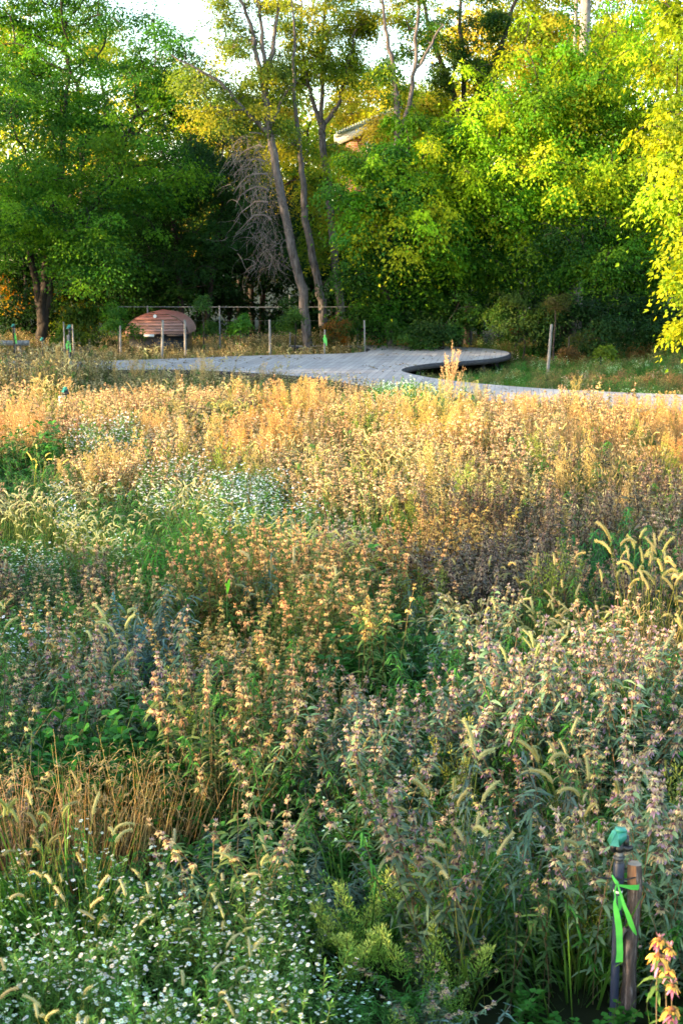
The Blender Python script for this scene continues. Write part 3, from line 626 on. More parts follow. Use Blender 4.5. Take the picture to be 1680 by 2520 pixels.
zr = W(20, 844, 40)[2]; m = MB(); box(m, (-.6, 0, zr), (2.4, .06, .14)); m.build('rail', M_WOOD, ra)
for x in (-1.5, .3):
    m = MB(); box(m, (x, .07, zr / 2), (.1, .08, zr)); m.build('post', M_WOOD, ra)

# ------------------------------------------------------------------ stakes with or without tape
def stake(px, ptop, Y, r, label, lean=(0, 0), tape=False, group='grey wooden stakes beyond the boardwalk', name='wooden_stake', mat=None):
    b = W(px, ptop, Y); h = b[2]; o = empty(name, (b[0] - lean[0], b[1], 0), label, 'stake', group)
    m = MB(); rg = np.random.default_rng(int(px))
    r *= .74; tube(m, [(0, 0, -.1), (lean[0] * .5 + rg.normal(0, .008), 0, h * .5), (lean[0], lean[1], h)], [r * 1.1, r, r * .92], 8)
    m.build('shaft', mat or M_WOOD, o)
    if tape:
        m = MB(); z = h - .22; tube(m, [(lean[0], 0, z - .07), (lean[0], 0, z + .07)], r * 1.18, 8)
        blades(m, np.array([[lean[0] + r, -r, z], [lean[0] - r, -r, z]]), (.1, -.1, -1), (0, -1, 0), (.22, .16), .05, 0, (1, 1, .9, .7), (1, 1, 1))
        m.build('green_tape', M_TAPE, o)
    return o
stake(36, 806, 39, .035, 'thin stake with green tape at the far left edge', tape=True)
stake(168, 824, 37, .052, 'stout pale stake with green tape left of the saplings', tape=True)
stake(157, 792, 40, .03, 'slender post behind the stout taped stake, left of the pair')
stake(179, 798, 40, .03, 'slender post behind the stout taped stake, right of the pair')
stake(296, 802, 39.5, .04, 'grey stake left of the red hut')
stake(401, 788, 38.5, .048, 'tall stake standing in front of the red hut', lean=(.05, 0))
stake(455, 787, 39.5, .045, 'grey stake at the right end of the red hut')
stake(663, 787, 40, .045, 'grey stake between the hut and the poplar', lean=(-.02, 0))
stake(799, 811, 40, .033, 'short stake with green tape beside the rust orange bush', tape=True)
stake(896, 788, 41, .035, 'thin stake at the far end of the boardwalk loop', lean=(-.03, 0))
stake(1029, 797, 42.5, .035, 'thin stake behind the middle of the boardwalk loop')
stake(1356, 798, 37, .05, 'leaning grey stake in the grass right of the boardwalk loop', lean=(.08, 0))

# ------------------------------------------------------------------ sprinklers
def sprinkler(root, z0, s, rise_mat=M_BLACK):
    """head on top of a riser at local origin; teal cap facing left"""
    m = MB(); prof = [(.0, .018), (.005, .0185), (.008, .0155), (.013, .0155), (.016, .019), (.022, .019), (.025, .0145), (.030, .014)]
    tube(m, [(0, 0, z0 + a * s) for a, r in prof], [r * s for a, r in prof], 14); m.build('riser_collar', M_BLACK, root)
    m = MB(); tube(m, [(0, 0, z0 + .030 * s), (0, 0, z0 + .043 * s)], .0145 * s, 14); m.build('grey_sleeve', M_STEEL, root, smooth=True)
    m = MB(); pr = [(.043, .014), (.047, .021), (.054, .025), (.066, .024), (.072, .019), (.100, .017)]
    tube(m, [(0, 0, z0 + a * s) for a, r in pr], [r * s for a, r in pr], 12)
    box(m, (-.026 * s, -.004 * s, z0 + .064 * s), (.016 * s, .030 * s, .034 * s)); box(m, (.023 * s, 0, z0 + .082 * s), (.018 * s, .034 * s, .056 * s))
    tube(m, [(.01 * s, -.012 * s, z0 + .066 * s), (.026 * s, -.016 * s, z0 + .060 * s), (.040 * s, -.016 * s, z0 + .064 * s), (.044 * s, -.014 * s, z0 + .074 * s)], [.011 * s, .012 * s, .011 * s, .007 * s], 8)
    m.build('head_body', M_BLACK, root)
    m = MB(); A = np.array([[-.043, -.028, .079], [-.008, -.034, .076], [.022, -.022, .106], [.020, -.016, .128], [-.016, -.016, .128], [-.027, -.023, .117],
                            [-.043, .026, .079], [-.008, .032, .076], [.022, .022, .106], [.020, .018, .128], [-.016, .018, .128], [-.027, .024, .117]]) * s
    A[:, 2] += z0; m.add(A, [[1, 2, 3, 4], [7, 10, 9, 8], [2, 8, 9, 3], [3, 9, 10, 4], [4, 10, 11, 5], [5, 11, 6, 0], [0, 6, 7, 1], [1, 7, 8, 2]], (1, 1, 1))
    m.add(A, [[0, 1, 4], [0, 4, 5], [6, 10, 7], [6, 11, 10]], (1, 1, 1))
    m.build('teal_cap', M_TEAL, root)
    m = MB(); box(m, (.002 * s, 0, z0 + .132 * s), (.040 * s, .036 * s, .009 * s)); m.build('cap_rim', M_TEAL, root)
SY = 5.2
pb_ = W(1506, 2500, SY); pt_ = W(1522, 2122, SY)
sx0, hz = pt_[0], pt_[2]
sp_o = empty('irrigation_sprinkler', (sx0, SY, 0), 'slate blue pipe with black sprinkler head and teal cap in the right foreground', 'sprinkler')
m = MB(); tube(m, [(0, 0, -.1), (0, 0, hz - .1)], .0168, 20); m.build('pipe', M_PVC, sp_o, smooth=True)
m = MB(); tube(m, [(0, 0, hz - .112), (0, 0, hz - .106), (0, 0, hz - .004), (0, 0, hz)], [.0195, .0215, .0215, .0195], 8); m.build('coupling', M_PVC, sp_o)
m = MB(); tube(m, [(0, 0, hz - .122), (0, 0, hz - .112)], [.0185, .0185], 16); m.build('white_seal', M_WHITE, sp_o)
m = MB(); a = np.linspace(0, 2 * np.pi * 2.1, 40); tube(m, np.stack([np.cos(a) * .0225, np.sin(a) * .0225, hz + .016 + a * .0007], 1), .0012, 4)
tube(m, [(.022, 0, hz + .022), (.03, -.004, hz + .023), (.04, -.004, hz + .020)], .0012, 4); m.build('wire_coil', M_STEEL, sp_o)
sprinkler(sp_o, hz, 1.02)
# stake tied to it
st = empty('driven_stake', (sx0 + .064, SY + .02, 0), 'weathered bark covered wooden stake tied to the foreground pipe', 'stake')
m = MB(); rgs = np.random.default_rng(5); top = W(1562, 2130, SY)[2]; K = 16; prof = []
zs = np.linspace(-.1, top, 34)
ang = np.arange(K) / K * 2 * np.pi; Vv = []
for q, z in enumerate(zs):
    f = (z + .1) / (top + .1); cx_ = .004 * math.sin(z * 14) + .012 * (f - .5) - .004; r = .0285 - .002 * f + .002 * math.sin(z * 23)
    rr = r * (1 + .09 * np.sin(ang * 3 + z * 6) + .05 * np.sin(ang * 7 + z * 11) + .06 * (value_noise(ang * 8, np.full(K, z * 60), 1.0, 9) - .5))
    Vv.append(np.stack([cx_ + np.cos(ang) * rr, np.sin(ang) * rr, np.full(K, z)], 1))
nq = len(zs); Vv = np.array(Vv); i, j = np.meshgrid(np.arange(nq - 1), np.arange(K), indexing='ij'); j2 = (j + 1) % K
m.add(Vv.reshape(-1, 3), np.stack([i * K + j, i * K + j2, (i + 1) * K + j2, (i + 1) * K + j], -1).reshape(-1, 4), (1, 1, 1))
m.build('shaft', noise_mat('stake_bark', (.04, .03, .028), (.30, .245, .23), 30, (2.5, 2.5, .35), .9, .9, c3=(.12, .09, .08)), st)
m = MB(); m.add(np.vstack([Vv[-1], Vv[-1].mean(0)[None] + [0, 0, .002]]), [[q, (q + 1) % K, K] for q in range(K)], (1, 1, 1)); m.build('cut_top', noise_mat('cut_wood', (.25, .2, .16), (.45, .36, .27), 30), st)
m = MB(); q0 = nq - 5
sel = [q for q in range(K) if math.cos(ang[q] - R(225)) > .55]
Vc = Vv[q0:, sel]; cen_ = Vv[q0:].mean(1)[:, None]; Vc = cen_ + (Vc - cen_) * 1.035; a_, b_ = Vc.shape[:2]
i, j = np.meshgrid(np.arange(a_ - 1), np.arange(b_ - 1), indexing='ij')
m.add(Vc.reshape(-1, 3), np.stack([i * b_ + j, i * b_ + j + 1, (i + 1) * b_ + j + 1, (i + 1) * b_ + j], -1).reshape(-1, 4), (1, 1, 1)); m.build('bare_wood_patch', noise_mat('bare_wood', (.22, .10, .055), (.40, .21, .11), 20, (3, 3, .4)), st)
m = MB(); tube(m, [(-.03, -.025, .62 * top), (-.045, -.035, .60 * top), (-.052, -.04, .56 * top)], [.012, .010, .007], 7); m.build('branch_stub', M_BARK, st)
m = MB(); tube(m, [(.028, -.015, .50 * top), (.037, -.02, .51 * top)], [.008, .004], 6); m.build('knot', M_BARK, st)
# black tie wire
zt = W(1480, 2155, SY)[2]
tw = empty('tie_wire', (sx0, SY, zt), 'black tie wire binding pipe and stake with a loose end to the left', 'wire')
m = MB(); tube(m, [(-.095, -.01, .007), (-.085, -.02, .002), (-.06, -.022, .0), (-.03, -.024, -.001), (0, -.026, -.002), (.03, -.022, -.006), (.055, -.008, -.006), (.085, .0, -.001), (.09, .03, .0), (.06, .068, 0), (.02, .06, 0), (-.02, .02, 0), (-.02, -.02, 0)], [.0014, .0024] + [.0026] * 11, 6); m.build('wire', M_BLACK, tw)
b2 = W(1540, 2508, SY)[2]
m = MB(); a = np.linspace(0, 2 * np.pi, 30); tube(m, np.stack([.035 + np.cos(a) * .062, .015 + np.sin(a) * .05, np.full(30, b2 - zt)], 1), .003, 6); m.build('lower_loop', M_BLACK, tw)
# ribbon
def strip(mb, pts, wid, side, col=(1, 1, 1)):
    pts = np.array(pts, float); side = nrm(np.array(side, float)); side = np.broadcast_to(side, pts.shape); w_ = np.broadcast_to(np.asarray(wid, float), (len(pts),))[:, None] / 2
    V = np.stack([pts - side * w_, pts + side * w_], 1).reshape(-1, 3); n_ = len(pts)
    mb.add(V, [[2 * q, 2 * q + 1, 2 * q + 3, 2 * q + 2] for q in range(n_ - 1)], col)
rb = empty('plastic_ribbon', (sx0, SY, 0), 'bright green plastic ribbon knotted around pipe and stake', 'ribbon')
def RP(px, py, dy=-.045):
    p_ = W(px, py, SY + dy); return (p_[0] - sx0, dy, p_[2])
m = MB(); tp_ = [RP(1518, 2178, -.035), RP(1535, 2181, -.03), RP(1552, 2184, -.022), RP(1569, 2184, -.012), (.098, .02, RP(1569, 2184)[2]), (.075, .072, RP(1569, 2184)[2]), (.02, .06, RP(1569, 2184)[2]), (-.022, .01, RP(1507, 2168)[2]), RP(1507, 2166, -.03)]
strip(m, tp_, [.008, .012, .020, .022, .022, .022, .02, .014, .010], (0, 0, 1)); m.build('band', M_TAPE, rb)
m = MB(); kn = np.array(RP(1516, 2172, -.04)); tube(m, [kn + [-.018, 0, .03], kn + [-.010, 0, .014], kn, kn + [.006, 0, -.006]], [.003, .006, .008, .004], 8); m.build('knot', M_TAPE, rb)
m = MB(); P_ = [RP(1515, 2178, -.05), RP(1511, 2194, -.046), RP(1513, 2208, -.044), RP(1511, 2222, -.05), RP(1515, 2240, -.052), RP(1518, 2258, -.05), RP(1522, 2285, -.048), RP(1523, 2310, -.047), RP(1524, 2345, -.045), RP(1522, 2368, -.045)]
strip(m, P_, [.006, .008, .006, .012, .022, .024, .026, .026, .028, .029], [(1, .3 * math.sin(q), .02) for q in range(10)]); m.build('tail', M_TAPE, rb)
m = MB(); P_ = [RP(1518, 2176, -.045), RP(1526, 2200, -.046), RP(1534, 2228, -.05), RP(1544, 2252, -.05), RP(1552, 2275, -.045), RP(1560, 2292, -.035), RP(1565, 2302, -.02)]
strip(m, P_, [.006, .010, .014, .020, .020, .014, .004], [(1, .4 * math.cos(q), .35) for q in range(7)]); m.build('tail', M_TAPE, rb)
m = MB(); P_ = [RP(1521, 2205, -.02), RP(1525, 2220, -.018), RP(1524, 2240, -.02)]
strip(m, P_, [.010, .022, .010], (1, 0.4, 0)); m.build('tail', M_TAPE, rb)
m = MB(); P_ = [RP(1566, 2305, .03), RP(1566, 2325, .03), RP(1562, 2350, .03)]
strip(m, P_, [.008, .014, .006], (1, 0.4, 0)); m.build('tail', M_TAPE, rb)
# more distant sprinklers
def small_sprinkler(px, ptop, Y, label, s=1.6, lean=0):
    b = W(px, ptop, Y); o = empty('irrigation_sprinkler', (b[0], b[1], 0), label, 'sprinkler')
    z0 = b[2] - .136 * s
    m = MB(); tube(m, [(0, 0, -.1), (0, 0, z0)], .018 * s, 8); m.build('pipe', M_BLACK, o)
    sprinkler(o, z0, s); return o
small_sprinkler(161, 952, 24.5, 'sprinkler with green cap poking out of the golden flowers at left', 1.5)
bq = W(155, 974, 24.6); o = empty('wooden_stake', (bq[0] - .03, 24.6, 0), 'short white sawn stake beside the left sprinkler in the golden flowers', 'stake')
m = MB(); tube(m, [(0, 0, -.1), (0, 0, bq[2])], [.055, .05], 9); m.build('shaft', M_WHITE, o)
small_sprinkler(33, 797, 38.9, 'sprinkler head above the taped stake at the far left edge', 1.3)
small_sprinkler(104, 830, 38, 'dark sprinkler pipe with teal top beside the big left trunk', 1.4)
small_sprinkler(171, 799, 37.2, 'sprinkler head rising above the stout taped stake', 1.7)

# ================================================================== meadow plants
def merge(parts):
    mb = MB()
    for q in parts: mb.join(q)
    return mb
UP = np.array([0, 0, 1.0])
def stem_curve(rg, base, h, lean, n=7):
    a = rg.uniform(0, 2 * np.pi); t = np.linspace(0, 1, n)[:, None]
    return np.array(base) + np.array([math.cos(a), math.sin(a), 0]) * lean * t ** 1.6 + UP * h * t + rg.normal(0, .004, (n, 3)) * t
def along(p, t):
    s = t * (len(p) - 1); a = np.clip(s.astype(int), 0, len(p) - 2); f = (s - a)[:, None]
    return p[a] * (1 - f) + p[a + 1] * f
def stem_leaves(mb, rg, p, n, L, Wd, col, t0=.15, t1=.95, droop=.5, up=.45, pairs=True, col2=None, prof=(.25, 1, .8, .08)):
    t = np.sort(rg.uniform(t0, t1, n)); P0 = along(p, t); a = rg.uniform(0, 2 * np.pi, n)
    if pairs: P0 = np.vstack([P0, P0]); a = np.concatenate([a, a + np.pi]); t = np.concatenate([t, t])
    m = len(a); D = np.stack([np.cos(a), np.sin(a), np.full(m, up)], 1) + rg.normal(0, .2, (m, 3))
    c = np.array(col)[None] * rg.uniform(.65, 1.35, (m, 1))
    blades(mb, P0, D, UP + rg.normal(0, .35, (m, 3)), L * rg.uniform(.6, 1.2, m) * (1.15 - .4 * t), Wd * rg.uniform(.7, 1.2, m), droop * rg.uniform(.4, 1.5, m), prof, c, None if col2 is None else np.array(col2)[None] * rg.uniform(.7, 1.3, (m, 1)))
def ball(mb, c, r, col, k=6, sz=1.0):
    a = np.arange(k) / k * 2 * np.pi; c = np.array(c)
    r1 = np.stack([np.cos(a), np.sin(a), np.full(k, -.35 * sz)], 1) * r; r2 = np.stack([np.cos(a + .3) * .85, np.sin(a + .3) * .85, np.full(k, .45 * sz)], 1) * r
    V = np.vstack([[[0, 0, -.9 * sz * r]], r1, r2, [[0, 0, sz * r]]]) + c
    F3 = [[0, 1 + (q + 1) % k, 1 + q] for q in range(k)] + [[2 * k + 1, 1 + k + q, 1 + k + (q + 1) % k] for q in range(k)]
    F4 = [[1 + q, 1 + (q + 1) % k, 1 + k + (q + 1) % k, 1 + k + q] for q in range(k)]
    mb.add(V, F3, col); mb.add(V, F4, col)
def whorl(mb, rg, c, r, pet, bract, cen, npet=14, nb=7, seg=4):
    """one tier of a bee balm: hooked pale petals over pink bracts around a dark head"""
    c = np.array(c); ball(mb, c + [0, 0, r * .1], r * .42, cen, 7)
    a = np.arange(npet) / npet * 2 * np.pi + rg.uniform(0, 6); m = npet
    D = np.stack([np.cos(a), np.sin(a), rg.uniform(.25, 1.3, m)], 1)
    P0 = c + np.stack([np.cos(a), np.sin(a), np.full(m, .5)], 1) * r * .25
    pc = np.array(pet)[None] * rg.uniform(.65, 1.2, (m, 1))
    blades(mb, P0, D, UP + rg.normal(0, .3, (m, 3)), r * rg.uniform(.8, 1.15, m), r * rg.uniform(.28, .42, m), rg.uniform(.6, 1.25, m), [.5, .9, 1, .45][:seg], pc * .85, pc * 1.1)
    a = rg.uniform(0, 2 * np.pi, nb)
    D = np.stack([np.cos(a), np.sin(a), rg.uniform(-.75, -.1, nb)], 1); bc = np.array(bract)[None] * rg.uniform(.7, 1.3, (nb, 1))
    blades(mb, c + [0, 0, -r * .12] + 0 * D, D, UP, r * rg.uniform(.85, 1.3, nb), r * rg.uniform(.35, .5, nb), .2, [.5, 1, .15], bc * .9, bc)
def bee_balm(seed, nst=5, h=.8, pet=(.62, .45, .16), bract=(.42, .20, .34), cen=(.10, .03, .05), leaf=(.075, .165, .05), lod=0, nw=(2, 5), spread=.16, lean=.30, r=.0225, topc=(.25, .22, .10)):
    rg = np.random.default_rng(seed); fol = MB(); spikes = []
    for s in range(nst):
        a = rg.uniform(0, 6.28); rr = spread * math.sqrt(rg.random()); hh = h * (rg.uniform(.78, 1.10) if rg.random() < .8 else rg.uniform(.5, .8))
        p = stem_curve(rg, (rr * math.cos(a), rr * math.sin(a), 0), hh, lean * rg.uniform(.3, 1.3))
        tube(fol, p, np.linspace(.0035, .0022, len(p)), 3, (.16, .12, .07), cap=False)
        stem_leaves(fol, rg, p, (22 if lod == 0 else 8), .085, .016 if lod == 0 else .022, leaf, .12, .93, .55, .35)
        if lod == 0 and s > 1 and rg.random() < .12: continue
        sp = MB(); k = rg.integers(nw[0], nw[1] + 1)
        for q in range(k):
            t = 1 - q * (.052 / hh) * rg.uniform(.75, 1.25); c = along(p, np.array([max(t, 0)]))[0]
            f = rg.uniform(.55, 1.2); rq = r * (.7 + .4 * min(q, 2) / 2) * rg.uniform(.72, 1.2)
            whorl(sp, rg, c, rq, np.array(pet) * f, np.array(bract) * f, cen, *((14, 8, 4) if lod == 0 else (8, 5, 3)))
        c = p[-1] + [0, 0, .008]; a = rg.uniform(0, 6.28, 6)
        blades(sp, np.tile(c, (6, 1)), np.stack([np.cos(a), np.sin(a), rg.uniform(.5, 2, 6)], 1), UP, .024, .008, .1, [.6, 1, .1], topc, np.array(bract))
        spikes.append(sp)
    return fol, spikes
def foxtail(seed, nst=6, h=.75, spike=(.62, .54, .30), blade=(.10, .20, .035), lod=0, arch=1.1, sl=.12):
    rg = np.random.default_rng(seed); fol = MB(); spikes = []
    nb = 26
    a = rg.uniform(0, 6.28, nb); rr = rg.uniform(0, .08, nb); P0 = np.stack([np.cos(a) * rr, np.sin(a) * rr, np.zeros(nb)], 1)
    D = np.stack([np.cos(a) * .5, np.sin(a) * .5, rg.uniform(.8, 1.8, nb)], 1)
    bc = np.array(blade)[None] * rg.uniform(.6, 1.4, (nb, 1))
    blades(fol, P0, D, np.stack([np.cos(a), np.sin(a), np.full(nb, .3)], 1), h * rg.uniform(.5, .95, nb), .011, rg.uniform(.1, .6, nb), [.6, 1, .9, .6, .1], bc * .8, bc * np.array([1.5, 1.15, .8]))
    for s in range(nst):
        aa = rg.uniform(0, 6.28); hh = h * rg.uniform(.8, 1.15)
        p = stem_curve(rg, (rg.normal(0, .05), rg.normal(0, .05), 0), hh, .16 * rg.uniform(.4, 1.4))
        tube(fol, p, np.linspace(.0022, .0013, len(p)), 3, (.22, .24, .07), cap=False)
        d = nrm((p[-1] - p[-2]) * 1.0); hd = np.array([d[0], d[1], 0]) + rg.normal(0, .2, 3) * [1, 1, 0]; hd = nrm(hd)
        L = sl * rg.uniform(.7, 1.25); A_ = arch * rg.uniform(.5, 2.6); n = 9; c = [p[-1]]; ang0 = math.atan2(d[2], 1e-6 + np.linalg.norm(d[:2]))
        for q in range(n - 1):
            an = ang0 - A_ * (q + 1) / n; c.append(c[-1] + (hd * math.cos(an) + UP * math.sin(an)) * L / n)
        c = np.array(c); sp = MB(); rad = .0072 * np.array([.35, .8, 1, 1, 1, .95, .85, .65, .25])
        tube(sp, c, rad, 5, np.array(spike) * .75, cap=False)
        m = 130 if lod == 0 else 26; t = rg.uniform(0.03, .97, m); Pq = along(c, t); Tg = nrm(along(np.gradient(c, axis=0), t))
        rv = nrm(np.cross(Tg, rg.normal(size=(m, 3)))); blades(sp, Pq + rv * .003, rv + Tg * .55, np.cross(rv, Tg) + Tg * .1, rg.uniform(.007, .013, m), .0013 if lod == 0 else .004, 0, [1, .2], np.array(spike) * 1.05, np.array(spike) * 1.4)
        spikes.append(sp)
    return fol, spikes
def aster(seed, nst=7, h=.48, nfl=4, leaf=(.11, .25, .05), lod=0, white=(.88, .88, .90), fr=.0088):
    rg = np.random.default_rng(seed); fol = MB(); fl = MB()
    for s in range(nst):
        a = rg.uniform(0, 6.28); rr = .15 * math.sqrt(rg.random()); hh = h * rg.uniform(.75, 1.1)
        p = stem_curve(rg, (rr * math.cos(a), rr * math.sin(a), 0), hh, .10 * rg.uniform(.3, 1.3))
        tube(fol, p, .0016, 3, (.08, .13, .04), cap=False)
        stem_leaves(fol, rg, p, 40 if lod == 0 else 20, .045, .006 if lod == 0 else .009, leaf, .1, 1.0, .3, .8)
        m = nfl; t = rg.uniform(.62, 1.0, m); b = along(p, t); a = rg.uniform(0, 6.28, m); o = np.stack([np.cos(a), np.sin(a), rg.uniform(.3, 1.2, m)], 1) * rg.uniform(.015, .06, (m, 1)); e = b + o
        S = nrm(np.cross(o, UP)) * .0007; V = np.stack([b - S, b + S, e + S, e - S], 1).reshape(-1, 3); q0 = (np.arange(m) * 4)[:, None]
        fol.add(V, np.hstack([q0, q0 + 1, q0 + 2, q0 + 3]), (.09, .15, .05))
        for c in e[: m if lod == 0 else m * 2 // 3]:
            k = 7 if lod == 0 else 4; aa = np.arange(k) / k * 6.283 + rg.uniform(0, 6); f = fr * rg.uniform(.8, 1.25)
            tl = rg.normal(0, .35, 2); wv = np.array(white) * rg.uniform(.75, 1.05)
            blades(fl, np.tile(c, (k, 1)), np.stack([np.cos(aa), np.sin(aa), tl[0] * np.cos(aa) + tl[1] * np.sin(aa) + .25], 1), UP, f, f * (.75 if lod == 0 else 1.3), .15, [.6, 1, .6], wv, wv)
            if lod == 0: ball(fl, c + [0, 0, .001], f * .3, (.5, .42, .10), 4)
    return fol, [fl]
def herb(seed, nst=4, h=.45, leaf=(.045, .17, .022), L=.065, Wd=.036, n=9):
    rg = np.random.default_rng(seed); fol = MB()
    for s in range(nst):
        a = rg.uniform(0, 6.28); rr = .12 * math.sqrt(rg.random())
        p = stem_curve(rg, (rr * math.cos(a), rr * math.sin(a), 0), h * rg.uniform(.6, 1.1), .12)
        tube(fol, p, .0025, 3, (.10, .14, .05), cap=False)
        stem_leaves(fol, rg, p, n, L, Wd, leaf, .15, 1, .35, .5, prof=(.25, .95, .9, .5, .05))
    return fol, []
def willow_leaf(seed, h=.7, leaf=(.13, .20, .16), nst=5, n=26, L=.10, Wd=.013):
    rg = np.random.default_rng(seed); fol = MB()
    for s in range(nst):
        a = rg.uniform(0, 6.28); rr = .12 * math.sqrt(rg.random())
        p = stem_curve(rg, (rr * math.cos(a), rr * math.sin(a), 0), h * rg.uniform(.65, 1.1), .18)
        tube(fol, p, .0028, 3, (.14, .13, .10), cap=False)
        stem_leaves(fol, rg, p, n, L, Wd, leaf, .2, 1, .75, .35, prof=(.4, 1, .9, .6, .1))
    return fol, []
def feathery(seed, h=.7, col=(.16, .26, .04), tipc=(.27, .31, .07), nst=8, n=190):
    rg = np.random.default_rng(seed); fol = MB()
    for s in range(nst):
        a = rg.uniform(0, 6.28); rr = .15 * math.sqrt(rg.random())
        p = stem_curve(rg, (rr * math.cos(a), rr * math.sin(a), 0), h * rg.uniform(.7, 1.1), .16)
        tube(fol, p, .0025, 3, (.12, .15, .05), cap=False)
        t = rg.uniform(.3, 1, n) ; b = along(p, t); rad = .075 * (1.08 - t) ** .6 * rg.uniform(.15, 1, n); a = rg.uniform(0, 6.28, n)
        e = b + np.stack([np.cos(a) * rad, np.sin(a) * rad, rad * .55], 1)
        c = np.array(col)[None] * (1 - t[:, None] ** 2) + np.array(tipc)[None] * t[:, None] ** 2
        blades(fol, e, nrm(e - b) + UP * .9 + rg.normal(0, .3, (n, 3)), rg.normal(size=(n, 3)), .016, .0052, .1, [.5, 1, .2], c * rg.uniform(.6, 1.3, (n, 1)))
    return fol, []
def dry_grass(seed, h=.7, col=(.42, .32, .17), n=34, w=.0035, spread=.10):
    rg = np.random.default_rng(seed); fol = MB(); a = rg.uniform(0, 6.28, n); rr = rg.uniform(0, spread, n)
    bc = np.array(col)[None] * rg.uniform(.45, 1.25, (n, 1)) * np.where(rg.random((n, 1)) < .3, [[1, .8, .75]], [[1, 1, 1]])
    blades(fol, np.stack([np.cos(a) * rr, np.sin(a) * rr, np.zeros(n)], 1), np.stack([np.cos(a) * .25, np.sin(a) * .25, np.ones(n)], 1) + rg.normal(0, .12, (n, 3)), rg.normal(size=(n, 3)), h * rg.uniform(.5, 1.1, n), w * rg.uniform(.7, 1.6, n), rg.uniform(0, .35, n), [.9, 1, .9, .7, .3], bc * .7, bc)
    m = n * 2; a = rg.uniform(0, 6.28, m); z = rg.uniform(.3, .95, m) * h; rr = spread * rg.random(m) * 1.2
    blades(fol, np.stack([np.cos(a) * rr, np.sin(a) * rr, z], 1), np.stack([np.cos(a), np.sin(a), rg.uniform(-.2, 1.4, m)], 1), UP, rg.uniform(.02, .06, m), .006, .6, [.5, 1, .2], np.array(col)[None] * rg.uniform(.5, 1.2, (m, 1)))
    return fol, []
def plume(seed, h=.8, col=(.5, .36, .18), n=260, w=.13, nst=4):
    """airy seed panicle grass"""
    rg = np.random.default_rng(seed); fol = MB()
    for s in range(nst):
        p = stem_curve(rg, (rg.normal(0, .05), rg.normal(0, .05), 0), h * rg.uniform(.8, 1.1), .12); tube(fol, p, .002, 3, np.array(col) * .6, cap=False)
        t = rg.uniform(.35, 1, n); b = along(p, t); rad = w * (1.05 - t) ** .7 * rg.uniform(.1, 1, n); a = rg.uniform(0, 6.28, n)
        e = b + np.stack([np.cos(a) * rad, np.sin(a) * rad, rad * .8], 1)
        blades(fol, e, nrm(e - b + [0, 0, .01]) + UP * .6, rg.normal(size=(n, 3)), .016, .006, .1, [.7, 1, .2], np.array(col)[None] * rg.uniform(.6, 1.25, (n, 1)))
    return fol, []
def dark_spike(seed, h=.75, col=(.045, .028, .022), nst=4):
    rg = np.random.default_rng(seed); fol = MB()
    for s in range(nst):
        p = stem_curve(rg, (rg.normal(0, .07), rg.normal(0, .07), 0), h * rg.uniform(.75, 1.1), .06); tube(fol, p, .0025, 3, (.06, .045, .03), cap=False)
        m = 46; t = rg.uniform(.62, 1, m); b = along(p, t); a = rg.uniform(0, 6.28, m)
        blades(fol, b, np.stack([np.cos(a), np.sin(a), rg.uniform(0, 1, m)], 1), UP, .016, .012, .2, [.7, 1, .4], np.array(col)[None] * rg.uniform(.6, 1.6, (m, 1)))
        stem_leaves(fol, rg, p, 7, .07, .014, (.10, .08, .05), .1, .6, .8, .2)
    return fol, []
def tuft(seed, h=.4, col=(.08, .20, .03), n=44, w=.006, spread=.17):
    rg = np.random.default_rng(seed); fol = MB(); a = rg.uniform(0, 6.28, n); rr = spread * rg.random(n) ** .5
    bc = np.array(col)[None] * rg.uniform(.5, 1.4, (n, 1))
    blades(fol, np.stack([np.cos(a) * rr, np.sin(a) * rr, np.zeros(n)], 1), np.stack([np.cos(a) * .5, np.sin(a) * .5, np.ones(n)], 1) + rg.normal(0, .2, (n, 3)), rg.normal(size=(n, 3)), h * rg.uniform(.4, 1.1, n), w * rg.uniform(.7, 1.5, n), rg.uniform(0, .6, n), [.8, 1, .8, .1], bc * .7, bc)
    return fol, []
def bushy(seed, h=.55, col=(.10, .12, .05), fl=(.34, .25, .13), n=300, r=.2):
    """rounded weed with fine leaves and pale seed heads on top, for the far meadow"""
    rg = np.random.default_rng(seed); fol = MB(); u = nrm(rg.normal(size=(n, 3))); u[:, 2] = np.abs(u[:, 2]); q = u * rg.uniform(.4, 1, (n, 1)) * [r, r, h]
    t = np.clip(q[:, 2:3] / h, 0, 1) ** 1.5; c = (np.array(col)[None] * (1 - t) + np.array(fl)[None] * t) * rg.uniform(.55, 1.35, (n, 1))
    blades(fol, q, u + rg.normal(0, .5, (n, 3)) + UP * .4, rg.normal(size=(n, 3)), .045, .013, .2, [.5, 1, .3], c)
    for k in range(5):
        a = rg.uniform(0, 6.28); p = stem_curve(rg, (0, 0, 0), h * .8, r * .6); tube(fol, p, .003, 3, (.1, .08, .05), cap=False)
    return fol, []

